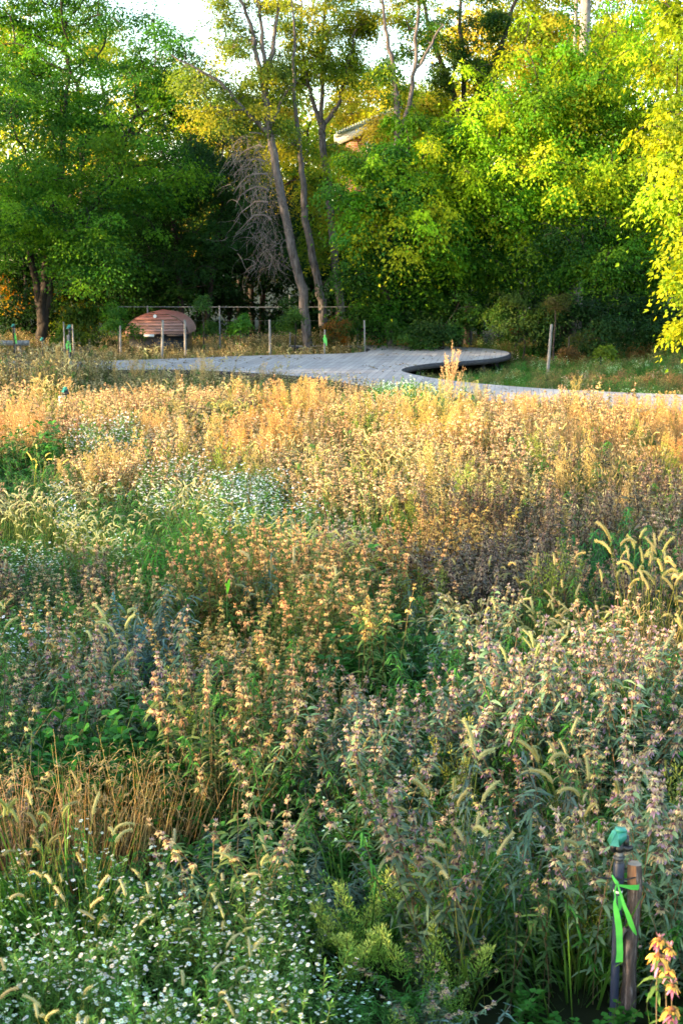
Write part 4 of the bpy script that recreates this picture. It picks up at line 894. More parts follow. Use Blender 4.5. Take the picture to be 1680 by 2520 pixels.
CREAM = dict(pet=(.70, .56, .22), bract=(.52, .28, .42), cen=(.12, .05, .05))
DRY = dict(pet=(.70, .53, .27), bract=(.48, .36, .25), cen=(.12, .06, .04), topc=(.35, .26, .15), leaf=(.09, .16, .05))
GREY = dict(pet=(.34, .28, .18), bract=(.25, .18, .17), cen=(.05, .03, .03), topc=(.20, .15, .10), leaf=(.10, .10, .08))
SILV = dict(pet=(.52, .44, .25), bract=(.36, .25, .36), cen=(.11, .06, .06), leaf=(.115, .20, .115))
KINDS = {}
def reg(name, gens): KINDS[name] = gens
reg('fresh', [bee_balm(s, 7, .8, lod=0, **CREAM) for s in (1, 2, 3, 51, 52, 53)])
reg('silver', [bee_balm(s, 8, .8, lod=0, **SILV) for s in (4, 5, 54, 55)])
reg('dry', [bee_balm(s, 9, .8, lod=0, r=.0215, **DRY) for s in (6, 7, 8, 56, 57)])
DRYF = dict(pet=(.88, .74, .46), bract=(.56, .43, .30), cen=(.16, .08, .06), topc=(.5, .40, .24), leaf=(.25, .25, .11))
reg('dryfar', [bee_balm(s, 9, .8, lod=1, nw=(3, 6), spread=.19, r=.024, **DRYF) for s in (9, 10, 11)])
reg('grey', [bee_balm(s, 6, .8, lod=1, nw=(4, 7), r=.026, spread=.15, **GREY) for s in (12, 13)])
reg('foxtail', [foxtail(s, 7) for s in (14, 15, 16)])
reg('foxfar', [foxtail(s, 7, lod=1, sl=.12) for s in (17, 18)])
reg('aster', [aster(s, 10) for s in (19, 20, 21)])
reg('asterfar', [aster(s, 10, .55, 10, lod=1, fr=.011) for s in (22, 23)])
reg('herb', [herb(s) for s in (24, 25)])
reg('willow', [willow_leaf(s) for s in (26, 27)])
reg('green_willow', [willow_leaf(s, leaf=(.065, .20, .035), L=.07, Wd=.010, n=34) for s in (28, 29)])
reg('feather', [feathery(s) for s in (30, 31)])
reg('drygrass', [dry_grass(s) for s in (32, 33)])
reg('plume', [plume(s) for s in (34, 35)])
reg('dark', [dark_spike(s) for s in (36, 37)])
reg('tuft', [tuft(s) for s in (38, 39)])
reg('bushy', [bushy(s) for s in (40, 41)])
H0 = dict(fresh=.8, silver=.8, dry=.8, dryfar=.8, grey=.8, foxtail=.85, foxfar=.85, aster=.5, asterfar=.55, herb=.45, willow=.7, green_willow=.7, feather=.7, drygrass=.7, plume=.8, dark=.75, tuft=.4, bushy=.55)

# patches: (px, py, rx, ry, {kind: weight}, height, tint) in the frame of the photograph, turned into ellipses lying on the meadow
def PT(px, py, rx, ry, mix, h=.8, tint=(1, 1, 1), wgt=1.0):
    a = G(px, py, h * .85); t_ = G(px, py - ry, h * .85); b_ = G(px, py + ry, h * .85); r_ = G(px + rx, py, h * .85)
    return dict(c=np.array([a[0], (t_[1] + b_[1]) / 2]), r=np.array([abs(r_[0] - a[0]), (t_[1] - b_[1]) / 2]), mix=mix, h=h, tint=np.array(tint), w=wgt)
GOLD = {'dryfar': 8, 'plume': 1.2, 'foxfar': .5, 'drygrass': .8, 'bushy': .6}
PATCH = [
 # golden band, sunlight partly put into the bright tints
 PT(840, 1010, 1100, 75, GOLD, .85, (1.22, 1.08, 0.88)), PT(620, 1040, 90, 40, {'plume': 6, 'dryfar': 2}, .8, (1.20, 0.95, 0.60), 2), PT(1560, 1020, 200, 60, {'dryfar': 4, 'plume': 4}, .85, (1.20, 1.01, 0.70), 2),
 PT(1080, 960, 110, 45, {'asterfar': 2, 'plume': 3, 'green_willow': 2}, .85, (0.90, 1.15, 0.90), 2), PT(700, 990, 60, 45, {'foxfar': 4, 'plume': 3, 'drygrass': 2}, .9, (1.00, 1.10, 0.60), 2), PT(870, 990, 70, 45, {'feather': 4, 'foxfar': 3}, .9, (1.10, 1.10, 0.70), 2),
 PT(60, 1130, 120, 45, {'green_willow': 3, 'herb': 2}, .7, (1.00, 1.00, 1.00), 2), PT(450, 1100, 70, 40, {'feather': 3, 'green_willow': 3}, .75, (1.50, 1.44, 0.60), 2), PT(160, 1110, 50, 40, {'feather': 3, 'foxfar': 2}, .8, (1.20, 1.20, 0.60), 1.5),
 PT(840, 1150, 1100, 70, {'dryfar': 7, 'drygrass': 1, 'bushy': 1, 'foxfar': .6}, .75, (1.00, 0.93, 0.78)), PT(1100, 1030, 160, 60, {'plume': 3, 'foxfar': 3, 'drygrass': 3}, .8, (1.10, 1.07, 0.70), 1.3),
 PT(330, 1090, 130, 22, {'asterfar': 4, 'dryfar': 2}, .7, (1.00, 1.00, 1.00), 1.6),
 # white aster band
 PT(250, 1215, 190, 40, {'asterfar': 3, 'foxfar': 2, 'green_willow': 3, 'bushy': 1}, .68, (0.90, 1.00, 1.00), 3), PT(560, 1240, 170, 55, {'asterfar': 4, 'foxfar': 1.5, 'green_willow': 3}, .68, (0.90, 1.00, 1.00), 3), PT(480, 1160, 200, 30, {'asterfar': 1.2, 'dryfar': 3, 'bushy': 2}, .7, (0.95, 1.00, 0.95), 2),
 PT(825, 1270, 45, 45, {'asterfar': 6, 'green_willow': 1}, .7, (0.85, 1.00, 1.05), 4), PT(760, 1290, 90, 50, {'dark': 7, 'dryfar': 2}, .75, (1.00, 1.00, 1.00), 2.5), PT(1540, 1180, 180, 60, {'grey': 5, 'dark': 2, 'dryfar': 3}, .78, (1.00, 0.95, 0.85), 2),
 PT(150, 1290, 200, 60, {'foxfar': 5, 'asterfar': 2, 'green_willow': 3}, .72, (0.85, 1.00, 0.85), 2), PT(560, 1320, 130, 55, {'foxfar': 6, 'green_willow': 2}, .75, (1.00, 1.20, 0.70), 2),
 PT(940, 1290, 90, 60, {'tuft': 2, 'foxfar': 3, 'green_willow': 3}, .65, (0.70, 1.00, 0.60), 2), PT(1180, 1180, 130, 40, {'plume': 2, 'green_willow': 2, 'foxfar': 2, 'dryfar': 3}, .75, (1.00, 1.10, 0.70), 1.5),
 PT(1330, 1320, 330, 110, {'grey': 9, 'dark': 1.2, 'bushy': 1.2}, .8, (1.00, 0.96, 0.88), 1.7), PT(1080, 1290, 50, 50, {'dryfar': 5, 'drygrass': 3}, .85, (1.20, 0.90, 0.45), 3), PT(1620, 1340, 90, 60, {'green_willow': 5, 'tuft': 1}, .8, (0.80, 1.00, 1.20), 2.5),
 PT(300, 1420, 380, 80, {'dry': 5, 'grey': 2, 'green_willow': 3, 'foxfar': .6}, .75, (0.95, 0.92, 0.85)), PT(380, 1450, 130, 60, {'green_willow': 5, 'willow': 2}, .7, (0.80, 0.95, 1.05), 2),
 # orange patch, warm sunlight put into the tints
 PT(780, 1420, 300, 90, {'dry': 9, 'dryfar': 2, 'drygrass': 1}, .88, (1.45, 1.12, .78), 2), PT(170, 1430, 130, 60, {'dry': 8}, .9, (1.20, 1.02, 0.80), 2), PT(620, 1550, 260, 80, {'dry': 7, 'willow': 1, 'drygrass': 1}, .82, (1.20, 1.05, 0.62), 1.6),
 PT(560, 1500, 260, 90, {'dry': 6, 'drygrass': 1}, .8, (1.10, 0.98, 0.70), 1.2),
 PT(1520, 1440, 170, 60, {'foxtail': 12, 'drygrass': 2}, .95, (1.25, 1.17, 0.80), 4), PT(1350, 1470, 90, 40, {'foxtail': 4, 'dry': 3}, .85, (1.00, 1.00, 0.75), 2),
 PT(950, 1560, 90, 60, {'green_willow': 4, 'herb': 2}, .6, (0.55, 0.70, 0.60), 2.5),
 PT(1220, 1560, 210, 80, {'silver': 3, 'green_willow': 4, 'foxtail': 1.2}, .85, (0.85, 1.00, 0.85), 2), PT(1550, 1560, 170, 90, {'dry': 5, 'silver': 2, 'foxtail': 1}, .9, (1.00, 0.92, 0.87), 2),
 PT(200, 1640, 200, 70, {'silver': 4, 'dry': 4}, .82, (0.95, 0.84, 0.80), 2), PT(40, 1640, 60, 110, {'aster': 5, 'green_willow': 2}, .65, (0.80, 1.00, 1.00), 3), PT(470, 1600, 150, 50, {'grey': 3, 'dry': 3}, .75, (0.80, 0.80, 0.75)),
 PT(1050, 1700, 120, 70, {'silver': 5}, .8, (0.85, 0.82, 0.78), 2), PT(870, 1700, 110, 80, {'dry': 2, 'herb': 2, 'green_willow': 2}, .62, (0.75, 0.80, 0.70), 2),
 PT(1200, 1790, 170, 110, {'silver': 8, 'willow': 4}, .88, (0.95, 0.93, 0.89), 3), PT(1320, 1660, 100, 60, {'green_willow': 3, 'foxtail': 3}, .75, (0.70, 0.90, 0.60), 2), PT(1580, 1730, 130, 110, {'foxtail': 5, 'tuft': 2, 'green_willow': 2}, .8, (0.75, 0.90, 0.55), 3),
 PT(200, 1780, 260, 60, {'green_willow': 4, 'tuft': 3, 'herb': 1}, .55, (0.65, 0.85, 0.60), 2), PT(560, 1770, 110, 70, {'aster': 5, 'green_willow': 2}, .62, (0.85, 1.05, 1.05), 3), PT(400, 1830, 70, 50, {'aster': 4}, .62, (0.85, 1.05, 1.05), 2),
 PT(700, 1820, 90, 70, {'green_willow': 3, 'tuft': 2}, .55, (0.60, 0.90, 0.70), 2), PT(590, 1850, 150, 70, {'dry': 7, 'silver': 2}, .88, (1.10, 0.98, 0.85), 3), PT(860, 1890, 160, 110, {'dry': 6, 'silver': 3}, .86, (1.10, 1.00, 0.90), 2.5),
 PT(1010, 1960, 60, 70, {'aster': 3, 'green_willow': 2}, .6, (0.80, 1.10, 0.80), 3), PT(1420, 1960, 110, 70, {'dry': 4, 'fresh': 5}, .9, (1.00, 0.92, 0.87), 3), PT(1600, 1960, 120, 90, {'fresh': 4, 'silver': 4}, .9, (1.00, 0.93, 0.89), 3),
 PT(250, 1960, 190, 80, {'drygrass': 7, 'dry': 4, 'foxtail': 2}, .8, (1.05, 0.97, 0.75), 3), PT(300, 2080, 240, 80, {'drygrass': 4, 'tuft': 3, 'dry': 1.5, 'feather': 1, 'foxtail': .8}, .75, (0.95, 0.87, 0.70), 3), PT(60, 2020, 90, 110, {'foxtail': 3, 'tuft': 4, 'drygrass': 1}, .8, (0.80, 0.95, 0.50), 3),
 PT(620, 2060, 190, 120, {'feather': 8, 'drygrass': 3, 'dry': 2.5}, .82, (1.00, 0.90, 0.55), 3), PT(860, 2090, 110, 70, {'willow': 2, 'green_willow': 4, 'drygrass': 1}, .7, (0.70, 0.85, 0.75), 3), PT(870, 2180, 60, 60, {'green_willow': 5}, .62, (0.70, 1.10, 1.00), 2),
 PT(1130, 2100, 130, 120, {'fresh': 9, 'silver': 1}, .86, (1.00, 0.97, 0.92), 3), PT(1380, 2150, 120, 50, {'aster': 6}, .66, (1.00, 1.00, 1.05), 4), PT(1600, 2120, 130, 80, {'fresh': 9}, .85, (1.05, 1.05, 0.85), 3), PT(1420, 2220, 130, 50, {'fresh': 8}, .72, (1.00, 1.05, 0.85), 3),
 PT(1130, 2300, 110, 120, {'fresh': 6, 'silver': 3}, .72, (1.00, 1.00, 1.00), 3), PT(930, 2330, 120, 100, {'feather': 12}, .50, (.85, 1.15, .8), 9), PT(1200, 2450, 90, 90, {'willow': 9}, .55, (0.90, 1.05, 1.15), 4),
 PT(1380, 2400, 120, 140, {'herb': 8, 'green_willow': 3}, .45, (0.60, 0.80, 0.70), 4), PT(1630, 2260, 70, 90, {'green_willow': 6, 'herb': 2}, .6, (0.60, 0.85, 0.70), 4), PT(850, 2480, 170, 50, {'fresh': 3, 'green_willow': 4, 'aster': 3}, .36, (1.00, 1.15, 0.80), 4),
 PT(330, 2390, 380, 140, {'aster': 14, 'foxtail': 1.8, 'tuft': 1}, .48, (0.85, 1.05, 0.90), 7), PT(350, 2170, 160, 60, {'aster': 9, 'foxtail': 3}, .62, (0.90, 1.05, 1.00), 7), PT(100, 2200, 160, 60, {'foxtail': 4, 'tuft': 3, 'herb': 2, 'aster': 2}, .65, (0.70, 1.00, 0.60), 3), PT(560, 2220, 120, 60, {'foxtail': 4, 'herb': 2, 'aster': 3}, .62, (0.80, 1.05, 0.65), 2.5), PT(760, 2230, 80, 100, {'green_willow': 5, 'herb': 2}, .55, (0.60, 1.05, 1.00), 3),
]
PC = np.array([q['c'] for q in PATCH]); PR = np.array([q['r'] for q in PATCH]); PW_ = np.array([q['w'] for q in PATCH])
keys = list(KINDS)
def choose(x, y, rg):
    wx = x + .5 * (value_noise(x, y, .7, 21) - .5); wy = y + 1.2 * (value_noise(x, y, .7, 22) - .5)
    dd = ((wx - PC[:, 0]) / PR[:, 0]) ** 2 + ((wy - PC[:, 1]) / PR[:, 1]) ** 2
    sc_ = PW_ * np.exp(-dd * 1.6) * (1 + .0 * dd)
    if sc_.max() < .02: return None
    sc_ = sc_ ** 2.4; pr = sc_ / sc_.sum(); q = PATCH[rg.choice(len(PATCH), p=pr)]
    ks = list(q['mix']); ww = np.array([q['mix'][k] for k in ks], float); return ks[rg.choice(len(ks), p=ww / ww.sum())], q['h'], q['tint']

rg = np.random.default_rng(99)
plants = []     # x, y, kind, scale, tint
def jit(cell, y0, y1, marg=1.5):
    out = []
    y = y0
    while y < y1:
        xm = .255 * y + marg; n_ = int(2 * xm / cell)
        xx = -xm + (np.arange(n_) + rg.random(n_)) * cell; yy = y + rg.random(n_) * cell
        if y > 20: ok = ~inside(xx, yy, deck_xy + outn * .10); xx, yy = xx[ok], yy[ok]
        out += list(zip(xx, yy)); y += cell
    return out
fb_x = W(945, 2250, 5.5)[0]
def blocked(x, y):
    if (x - fb_x) ** 2 + (y - 5.5) ** 2 < .05: return True
    if y > 5.0 and (x - sx0) ** 2 + (y - SY) ** 2 < .012: return True
    return False
# keep plants out of the sight line to the pipe's lower half, as in the photograph
def pipe_gap(x, y): return 3.0 < y < SY + .13 and 1215 < proj(x, y, .3)[0] < 1880
# the meadow grows in clumps of one kind, domed, with shade put into darker tints in the hollows
cc_ = []; yy_ = 2.4
while yy_ < 28.5:
    st_c = .62 + .022 * yy_; xm = .255 * yy_ + 2.2; xx_ = -xm
    while xx_ < xm: cc_.append((xx_ + rg.uniform(0, st_c), yy_ + rg.uniform(0, st_c))); xx_ += st_c
    yy_ += st_c
cc_ = np.array(cc_); ck_ = [choose(a, b, rg) for a, b in cc_]; chh = rg.uniform(.80, 1.16, len(cc_)); ctn = rg.uniform(.85, 1.45, len(cc_))
def clump(x, y):
    d2 = np.hypot(cc_[:, 0] - x, cc_[:, 1] - y); i, j = np.argpartition(d2, 1)[:2]
    if d2[i] > d2[j]: i, j = j, i
    return i, min((d2[j] - d2[i]) / .30, 1.0)
for (cell, y0, y1) in ((.175, 3.0, 9), (.20, 9, 16), (.235, 16, 27.5)):
    for x, y in jit(cell, y0, y1):
        if blocked(x, y): continue
        ci_, edge = clump(x, y)
        r_ = ck_[ci_] if rg.random() < .85 else choose(x, y, rg)
        if r_ is None: r_ = (['dryfar', 'bushy', 'green_willow'][rg.integers(3)], .75, np.array([1, .95, .85])) if y > 9 else (['dry', 'green_willow', 'silver'][rg.integers(3)], .7, np.array([.9, .9, .85]))
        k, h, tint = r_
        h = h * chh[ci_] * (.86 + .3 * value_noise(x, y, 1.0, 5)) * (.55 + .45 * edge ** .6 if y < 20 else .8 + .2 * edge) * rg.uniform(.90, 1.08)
        if y < 12 and k in ('fresh', 'silver', 'dry') and edge < .25 and rg.random() < .7: k = ['green_willow', 'herb', 'willow'][rg.integers(3)]; tint = tint * np.array([.8, .95, .85])
        if value_noise(x, y, .6, 31) < .22 and y < 22: h *= .5; k = ['green_willow', 'herb', 'willow'][rg.integers(3)]; tint = np.array([.7, .8, .7])  # plants in the hollows tinted darker, shade put into their colour
        if y > 22: h *= 1 - .25 * np.clip((y - 22.5) / 4, 0, 1)
        if x < -1 and y > 26: h *= .7
        if y < 13 and k in ('fresh', 'silver', 'dry'):
            tint = tint * ctn[ci_]
            if rg.random() < .46:
                k = ['green_willow', 'tuft', 'foxtail', 'willow', 'herb', 'drygrass', 'feather'][rg.choice(7, p=[.36, .14, .12, .12, .10, .07, .09])]; h *= rg.uniform(.8, 1.05) * (1.12 if k == 'foxtail' else 1)
                tint = np.array([.85, .95, .8])
        if y >= 13 and k in ('dryfar', 'grey') and rg.random() < .30 + .3 * (value_noise(x, y, 1.5, 44) > .6):
            k = ['green_willow', 'foxfar', 'plume', 'drygrass', 'feather', 'bushy'][rg.choice(6, p=[.26, .18, .22, .12, .12, .10])]; h *= rg.uniform(.8, 1.08); tint = np.array([1.0, 1.05, .8])
        pa, pb2 = proj(x, y, .45)
        if pb2 > 2130 + 160 * (value_noise(x, y, .5, 41) - .5) - (60 if 250 < pa < 480 else 0) and pa < 770 + 120 * (value_noise(x, y, .4, 42) - .5):
            k = ['aster', 'tuft', 'foxtail'][rg.choice(3, p=[.70, .22, .08])]; h = rg.uniform(.42, .54) * (1.15 if k == 'foxtail' else .9 if k == 'tuft' else 1); tint = np.array([.95, 1.02, .9])
        if y < 4.3: h = min(h, .38)
        if y < 4.95 and 1110 < proj(x, y, .3)[0] < 1290: k = 'willow'; h = .30; tint = np.array([.9, 1.05, 1.1])
        if y < 5.45 and 770 < proj(x, y, .3)[0] < 1130: h = min(h, .26 if y > 4.6 else .20)
        if pipe_gap(x, y): k = 'herb'; h = .10 + .10 * rg.random()
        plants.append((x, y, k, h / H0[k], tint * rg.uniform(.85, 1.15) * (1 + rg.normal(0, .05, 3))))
        if rg.random() < .60 and not pipe_gap(x, y):   # green stems and grasses between
            plants.append((x + rg.normal(0, .1), y + rg.normal(0, .1), ['herb', 'green_willow', 'tuft', 'green_willow', 'foxfar' if y > 12 else 'foxtail', 'feather'][rg.choice(6, p=[.22, .30, .20, .12, .12, .04])], h * rg.uniform(.6, .88) / .75, np.array([.85, .9, .65]) * rg.uniform(.6, 1.2)))
# beyond: strip between the band and the boardwalk, and the grass behind it
for x, y in jit(.27, 27.5, 47, 3.0):
    if blocked(x, y): continue
    right = x > .9
    if y < 34 and not right or (y < 36 and x < -1.5):
        k = ['bushy', 'dryfar', 'green_willow', 'tuft', 'foxfar', 'grey'][rg.choice(6, p=[.3, .2, .16, .12, .12, .1])]; h = .56 - .012 * max(y - 28, 0) * (x < 0); tint = np.array([.95, 1.0, .85])
    elif right:
        k = ['tuft', 'bushy', 'green_willow', 'drygrass', 'asterfar'][rg.choice(5, p=[.42, .26, .18, .08, .06])]; h = .34; tint = np.array([.95, 1.15, .75])
        if value_noise(x, y, 1.6, 8) > .6: tint = np.array([1.3, .95, .8])
        if y > 41: h = .5; tint = tint * np.array([1.2, 1.0, .8])
    else:
        k = ['bushy', 'dryfar', 'foxfar', 'tuft', 'green_willow'][rg.choice(5, p=[.40, .22, .12, .14, .12])]; h = .55; tint = np.array([1.05, 1.0, .8])
    if 37 < y: h += .05
    if 29.5 < y < 34 and x < 0 and rg.random() < .14: k = ['foxfar', 'plume'][rg.integers(2)]; h = .85
    if x < -5.3 and y < 33.5: h = .95
    h *= (.7 + .6 * value_noise(x, y, 1.3, 6)) * rg.uniform(.8, 1.2)
    plants.append((x, y, k, h / H0[k], tint * rg.uniform(.8, 1.2)))

# individuals: the plants that show largest; the rest become stuff objects with instances
NAMES = dict(fresh=('bee_balm', 'bee balm', 'bee balm with cream hooked petals over mauve bracts'), silver=('silvery_bee_balm', 'bee balm', 'silvery leaved bee balm with tiered pinkish flower heads'), dry=('dried_bee_balm', 'bee balm', 'drying tan bee balm with tiered seed heads'),
             dryfar=('dried_bee_balm', 'bee balm', 'golden dried bee balm spikes'), grey=('withered_bee_balm', 'bee balm', 'grey brown withered bee balm spikes'), foxtail=('foxtail_grass', 'foxtail grass', 'foxtail grass with bristly arching seed heads'), foxfar=('foxtail_grass', 'foxtail grass', 'foxtail grass with pale nodding heads'),
             aster=('white_aster', 'aster', 'fine leaved aster dotted with small white flowers'), asterfar=('white_aster', 'aster', 'mound of small white asters'), herb=('broad_leaved_herb', 'herb', 'low dark green herb with broad pointed leaves'), willow=('silver_mugwort', 'mugwort', 'silvery blue plant with long narrow leaves'),
             green_willow=('narrow_leaved_plant', 'plant', 'green plant with narrow drooping leaves'), feather=('feathery_weed', 'weed', 'feathery yellow green weed'), drygrass=('dry_grass_clump', 'dry grass', 'clump of dry straw coloured stalks'), plume=('plume_grass', 'plume grass', 'airy golden plume grass'),
             dark=('dark_seed_spike', 'seed spikes', 'dark brown upright seed spikes'), tuft=('grass_tuft', 'grass', 'green grass tuft'), bushy=('seeding_weed', 'weed', 'rounded weed with pale seeding top'))
plants.sort(key=lambda q: q[1])
vis = []
for n_, q in enumerate(plants):
    px, py = proj(q[0], q[1], .8 * q[3] * H0[q[2]])
    if -10 < px < 1690 and py < 2560 and q[2] in ('fresh', 'silver', 'dry', 'foxtail', 'aster', 'feather', 'willow', 'drygrass', 'herb'): vis.append(n_)
IND = set(vis[:260])
meshes = {}
def kind_meshes(k):
    if k not in meshes:
        out = []
        for fol, sp_ in KINDS[k]:
            out.append((fol.mesh('foliage', M_HERB), [s.mesh('flower_spike', M_HERB) for s in sp_]))
        meshes[k] = out
    return meshes[k]
ZONE = lambda px, py: ('at the lower left' if px < 560 else 'at the lower centre' if px < 1150 else 'around the sprinkler at the lower right') if py > 2150 else ('left of centre in the foreground' if px < 560 else 'in the middle of the foreground' if px < 1150 else 'above and right of the sprinkler')
PARTN = dict(fresh='flower_spike', silver='flower_spike', dry='flower_spike', foxtail='seed_head', aster='flowers')
ind_n = 0
for n_ in sorted(IND):
    x, y, k, s_, tint = plants[n_]
    px, py = proj(x, y, .8 * s_ * H0[k]); vi = int(rg.integers(len(KINDS[k]))); fm, sm = kind_meshes(k)[vi]
    nm, cat, lab = NAMES[k]; rot = rg.uniform(0, 6.28); tt = [float(v) for v in tint]
    z = ZONE(px, py)
    if sm:
        root = empty(nm, (x, y, 0), lab + ' ' + z, cat, nm.replace('_', ' ') + ' plants ' + z)
        root.rotation_euler = (rg.normal(0, .05), rg.normal(0, .05), rot); root.scale = (s_ * .5 + .5, s_ * .5 + .5, s_)
        o = bpy.data.objects.new('foliage', fm); o['tint'] = tt; o.parent = root; COL.objects.link(o)
        for mm_ in sm:
            o = bpy.data.objects.new(PARTN[k], mm_); o['tint'] = tt; o.parent = root; COL.objects.link(o)
            if k == 'aster': o['kind'] = 'stuff'
    else:
        root = bpy.data.objects.new(nm, fm); COL.objects.link(root); root.location = (x, y, 0); root['tint'] = tt
        root.rotation_euler = (rg.normal(0, .05), rg.normal(0, .05), rot); root.scale = (s_ * .5 + .5, s_ * .5 + .5, s_)
        tag(root, lab + ' ' + z, cat, nm.replace('_', ' ') + ' plants ' + z)
    ind_n += 1

def stuff(name, label, cat, kind, items):
    if not items: return
    pcol = bpy.data.collections.new('prototypes_' + kind)
    for q, (fol, sp_) in enumerate(KINDS[kind]):
        mb = merge([fol] + sp_); me = mb.mesh(name, M_HERB); po = bpy.data.objects.new('%s_%s_%d' % (name, kind, q), me); pcol.objects.link(po)
    nv = len(KINDS[kind]); n = len(items)
    me = bpy.data.meshes.new(name + '_points'); me.vertices.add(n)
    A_ = np.array([[i[0], i[1], 0] for i in items], np.float32); me.vertices.foreach_set('co', A_.ravel())
    s_ = np.array([i[3] for i in items]); rot = np.stack([rg.normal(0, .07, n), rg.normal(0, .07, n), rg.uniform(0, 6.28, n)], 1)
    for an, tp, key, val in (('rot', 'FLOAT_VECTOR', 'vector', rot), ('scl', 'FLOAT_VECTOR', 'vector', np.stack([s_ * .5 + .5, s_ * .5 + .5, s_], 1)), ('tint', 'FLOAT_VECTOR', 'vector', np.array([i[4] for i in items])), ('idx', 'INT', 'value', rg.integers(0, nv, n).astype(np.int32))):
        at = me.attributes.new(an, tp, 'POINT'); at.data.foreach_set(key, np.ascontiguousarray(val if tp == 'INT' else val.astype(np.float32)).ravel())
    me.update()
    o = bpy.data.objects.new(name, me); COL.objects.link(o); tag(o, label, cat, kind='stuff')
    ng = bpy.data.node_groups.new('scatter_' + kind, 'GeometryNodeTree')
    ng.interface.new_socket('Geometry', in_out='INPUT', socket_type='NodeSocketGeometry'); ng.interface.new_socket('Geometry', in_out='OUTPUT', socket_type='NodeSocketGeometry')
    N = ng.nodes; L = ng.links
    gi = N.new('NodeGroupInput'); go = N.new('NodeGroupOutput'); ip = N.new('GeometryNodeInstanceOnPoints'); ci = N.new('GeometryNodeCollectionInfo')
    ci.inputs['Collection'].default_value = pcol; ci.inputs['Separate Children'].default_value = True; ci.inputs['Reset Children'].default_value = True
    def na(nm, dt):
        a = N.new('GeometryNodeInputNamedAttribute'); a.data_type = dt; a.inputs['Name'].default_value = nm; return a.outputs[0]
    L.new(gi.outputs[0], ip.inputs['Points']); L.new(ci.outputs[0], ip.inputs['Instance']); ip.inputs['Pick Instance'].default_value = True
    L.new(na('idx', 'INT'), ip.inputs['Instance Index']); L.new(na('rot', 'FLOAT_VECTOR'), ip.inputs['Rotation']); L.new(na('scl', 'FLOAT_VECTOR'), ip.inputs['Scale'])
    L.new(ip.outputs[0], go.inputs[0])
    md = o.modifiers.new('scatter', 'NODES'); md.node_group = ng
    return o
rest = {}
for n_, q in enumerate(plants):
    if n_ not in IND: rest.setdefault(q[2], []).append(q)
for k, items in rest.items():
    nm, cat, lab = NAMES[k]
    stuff(nm + '_growth', lab + ' growing thickly across the meadow', cat, k, items)
print('plants', len(plants), 'individuals', ind_n)

# ------------------------------------------------------------------ single plants that stand out
def single(name, label, cat, px, ptop, Y, gen, h0, tint=(1, 1, 1), rot=0, wx=1.0):
    b = W(px, ptop, Y); fol, sp_ = gen; o = empty(name, (b[0], Y, 0), label, cat)
    k = b[2] / h0; o.scale = (wx, wx, k); o.rotation_euler = (0, 0, rot)
    f = fol.build('foliage', M_HERB, o); f['tint'] = list(tint)
    for s in sp_: q = s.build('seed_head', M_HERB, o); q['tint'] = list(tint)
    return o
pl_ = MB(); rg = np.random.default_rng(301); ph = W(1112, 836, 23.5)[2]
for k in range(26):
    a = rg.uniform(0, 6.28); z0 = rg.uniform(.35, .8) * ph if k else .3 * ph; L_ = (ph - z0) * rg.uniform(.45, .75) if k else ph - z0; out_ = .30 * L_ if k else .0
    p = np.array([[math.cos(a) * out_ * t ** .8, math.sin(a) * out_ * t ** .8, z0 + L_ * t] for t in np.linspace(0, 1, 6)]) * [1.25, 1.25, 1]
    tube(pl_, p, .003, 3, (.45, .26, .12), cap=False); n = 42 if k else 90; t = rg.uniform(.15, 1, n); b = along(p, t)
    blades(pl_, b + rg.normal(0, .010, (n, 3)), rg.normal(0, .6, (n, 3)) + UP * .8, rg.normal(size=(n, 3)), .030, .008, .1, [.7, 1, .2], np.array([.62, .46, .25])[None] * rg.uniform(.6, 1.2, (n, 1)))
tube(pl_, [(0, 0, 0), (0, 0, ph * .5)], .007, 5, (.4, .25, .1)); stem_leaves(pl_, rg, np.array([[0, 0, .05], [0, 0, ph * .5]]), 8, .12, .02, (.2, .2, .07))
bq = W(1112, 836, 23.5); o = pl_.build('plume_weed', M_HERB, loc=(bq[0], 23.5, 0)); o['tint'] = [1, 1, 1]
tag(o, 'tall golden feathery plume standing up in front of the boardwalk bend', 'plume weed')
single('foxtail_grass', 'lone tall foxtail arching high above the golden flowers at left', 'foxtail grass', 335, 912, 23, foxtail(302, 1, 1.0, sl=.22, spike=(.6, .45, .2)), 1.12, rot=1.5)
single('foxtail_grass', 'tallest single foxtail rising above the golden clump at right', 'foxtail grass', 1552, 1328, 10.2, foxtail(303, 1, 1.0, arch=.1, sl=.11, spike=(.6, .45, .2)), 1.1)
st_ = MB(); rg = np.random.default_rng(8)
B0 = np.array([W(1066, 2420, 5.9)[0], 5.9, .0]); 
for q in range(9):
    tx = rg.normal(0, .05); hh = rg.uniform(.62, .95) * W(1066, 2100, 5.9)[2]; s0 = rg.uniform(.35, .6) * hh
    tube(st_, [(0, 0, 0), (tx * .1, 0, s0), (tx * .7, rg.normal(0, .02), s0 + (hh - s0) * .4), (tx * 1.2, rg.normal(0, .03), hh)], [.006, .005, .004, .002], 5, (.42, .20, .06))
o = st_.build('dead_stalk', M_HERB, None, loc=tuple(B0)); o['tint'] = [1, 1, 1]; tag(o, 'bare branching orange brown stalk among the cream bee balm', 'dead stem')
st_ = MB(); a_, b_ = W(640, 2130, 6.6), W(985, 2222, 6.0); tube(st_, [a_ * (1 - t) + b_ * t + np.array([0, 0, .02 * math.sin(t * 3.1)]) for t in np.linspace(0, 1, 7)], .0022, 4, (.55, .48, .28))
o = st_.build('straw', M_HERB); o['tint'] = [1, 1, 1]; tag(o, 'long pale straw lying slanted across the foreground plants', 'straw')
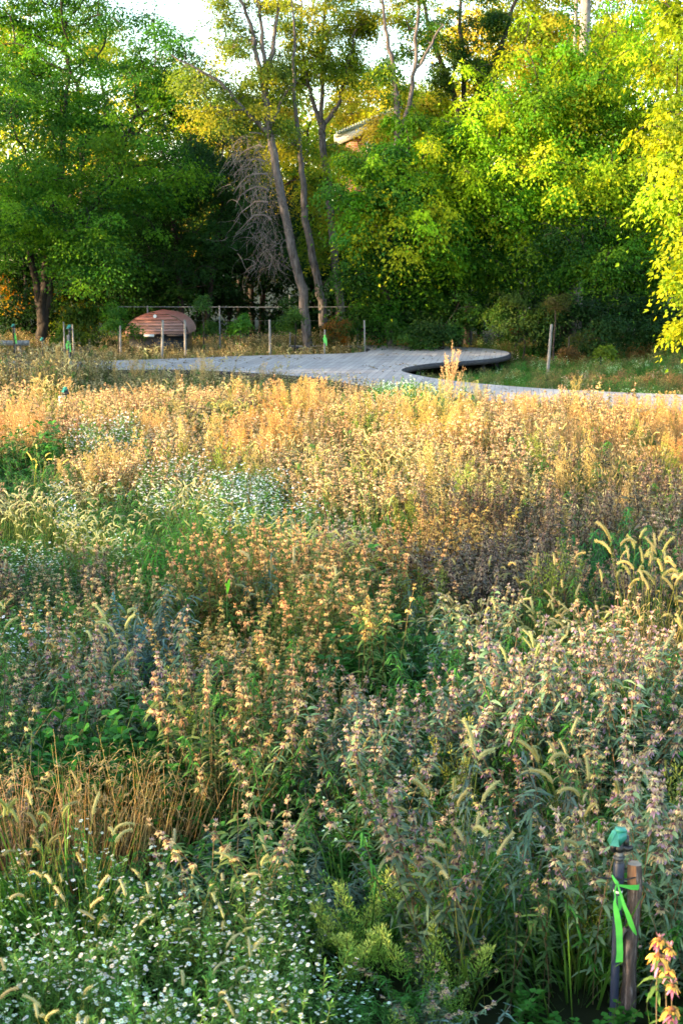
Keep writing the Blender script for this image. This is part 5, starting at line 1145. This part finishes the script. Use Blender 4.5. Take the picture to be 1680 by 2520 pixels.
fb = empty('feathery_bush', (W(945, 2250, 5.5)[0], 5.5, 0), 'rounded bright green feathery bush at the bottom centre', 'bush'); hb = W(945, 2180, 5.5)[2]
for q in range(15):
    a = q * 2.4; rr = .25 * math.sqrt((q + .5) / 15); g_, _ = feathery(320 + q, hb * (1.0 - 1.6 * rr * rng.uniform(.4, 1)), (.18, .40, .05), (.40, .50, .12), 2, 330)
    fo = g_.build('feathery_stem', M_HERB, fb, loc=(rr * math.cos(a), rr * math.sin(a), 0)); fo['tint'] = [1, 1, 1]
for px, py, Y, lab in ((558, 1420, 9.5, 'bright green upright leaf in the orange flower patch'), (1245, 1830, 6.9, 'bright green folded leaf standing on the silvery plants')):
    b = W(px, py, Y); m = MB(); blades(m, np.array([[0, 0, -.12], [.01, 0, -.1]]), [[.15, 0, 1], [-.25, 0, 1]], (.3, 1, .1), (.13, .09), (.024, .014), (.15, .3), [.3, .8, 1, .8, .1], (.12, .42, .03), (.16, .5, .03))
    tube(m, [(0, 0, -b[2]), (0, 0, -.1)], .003, 4, (.1, .2, .05)); o = m.build('broad_leaf', M_HERB, loc=tuple(b)); o['tint'] = [1, 1, 1]; tag(o, lab, 'leaf')
# close bee balm at the lower right corner
fol, sp_ = bee_balm(310, 3, .62, nw=(2, 2), lean=.12, spread=.06, r=.042, pet=(.85, .50, .10), bract=(.62, .22, .38), cen=(.3, .12, .05), leaf=(.10, .18, .04))
b = W(1672, 2340, 4.25); o = empty('bee_balm', (b[0], 4.25, 0), 'close bright orange and pink bee balm in the lower right corner', 'bee balm'); o.scale = (1, 1, b[2] / .62)
q = fol.build('foliage', M_HERB, o); q['tint'] = [1, 1, 1]
for s in sp_: q = s.build('flower_spike', M_HERB, o); q['tint'] = [1, 1, 1]
fol, sp_ = foxtail(311, 2, .6, arch=.9, sl=.16, blade=(.1, .2, .03))
b = W(1660, 2315, 4.3); o = empty('foxtail_grass', (b[0] + .04, 4.3, 0), 'arching foxtail head above the close orange flower at right edge', 'foxtail grass'); o.scale = (1, 1, b[2] / .62)
q = fol.build('leaf_blades', M_HERB, o); q['tint'] = [1, 1, 1]
for s in sp_: q = s.build('seed_head', M_HERB, o); q['tint'] = [1, 1, 1]
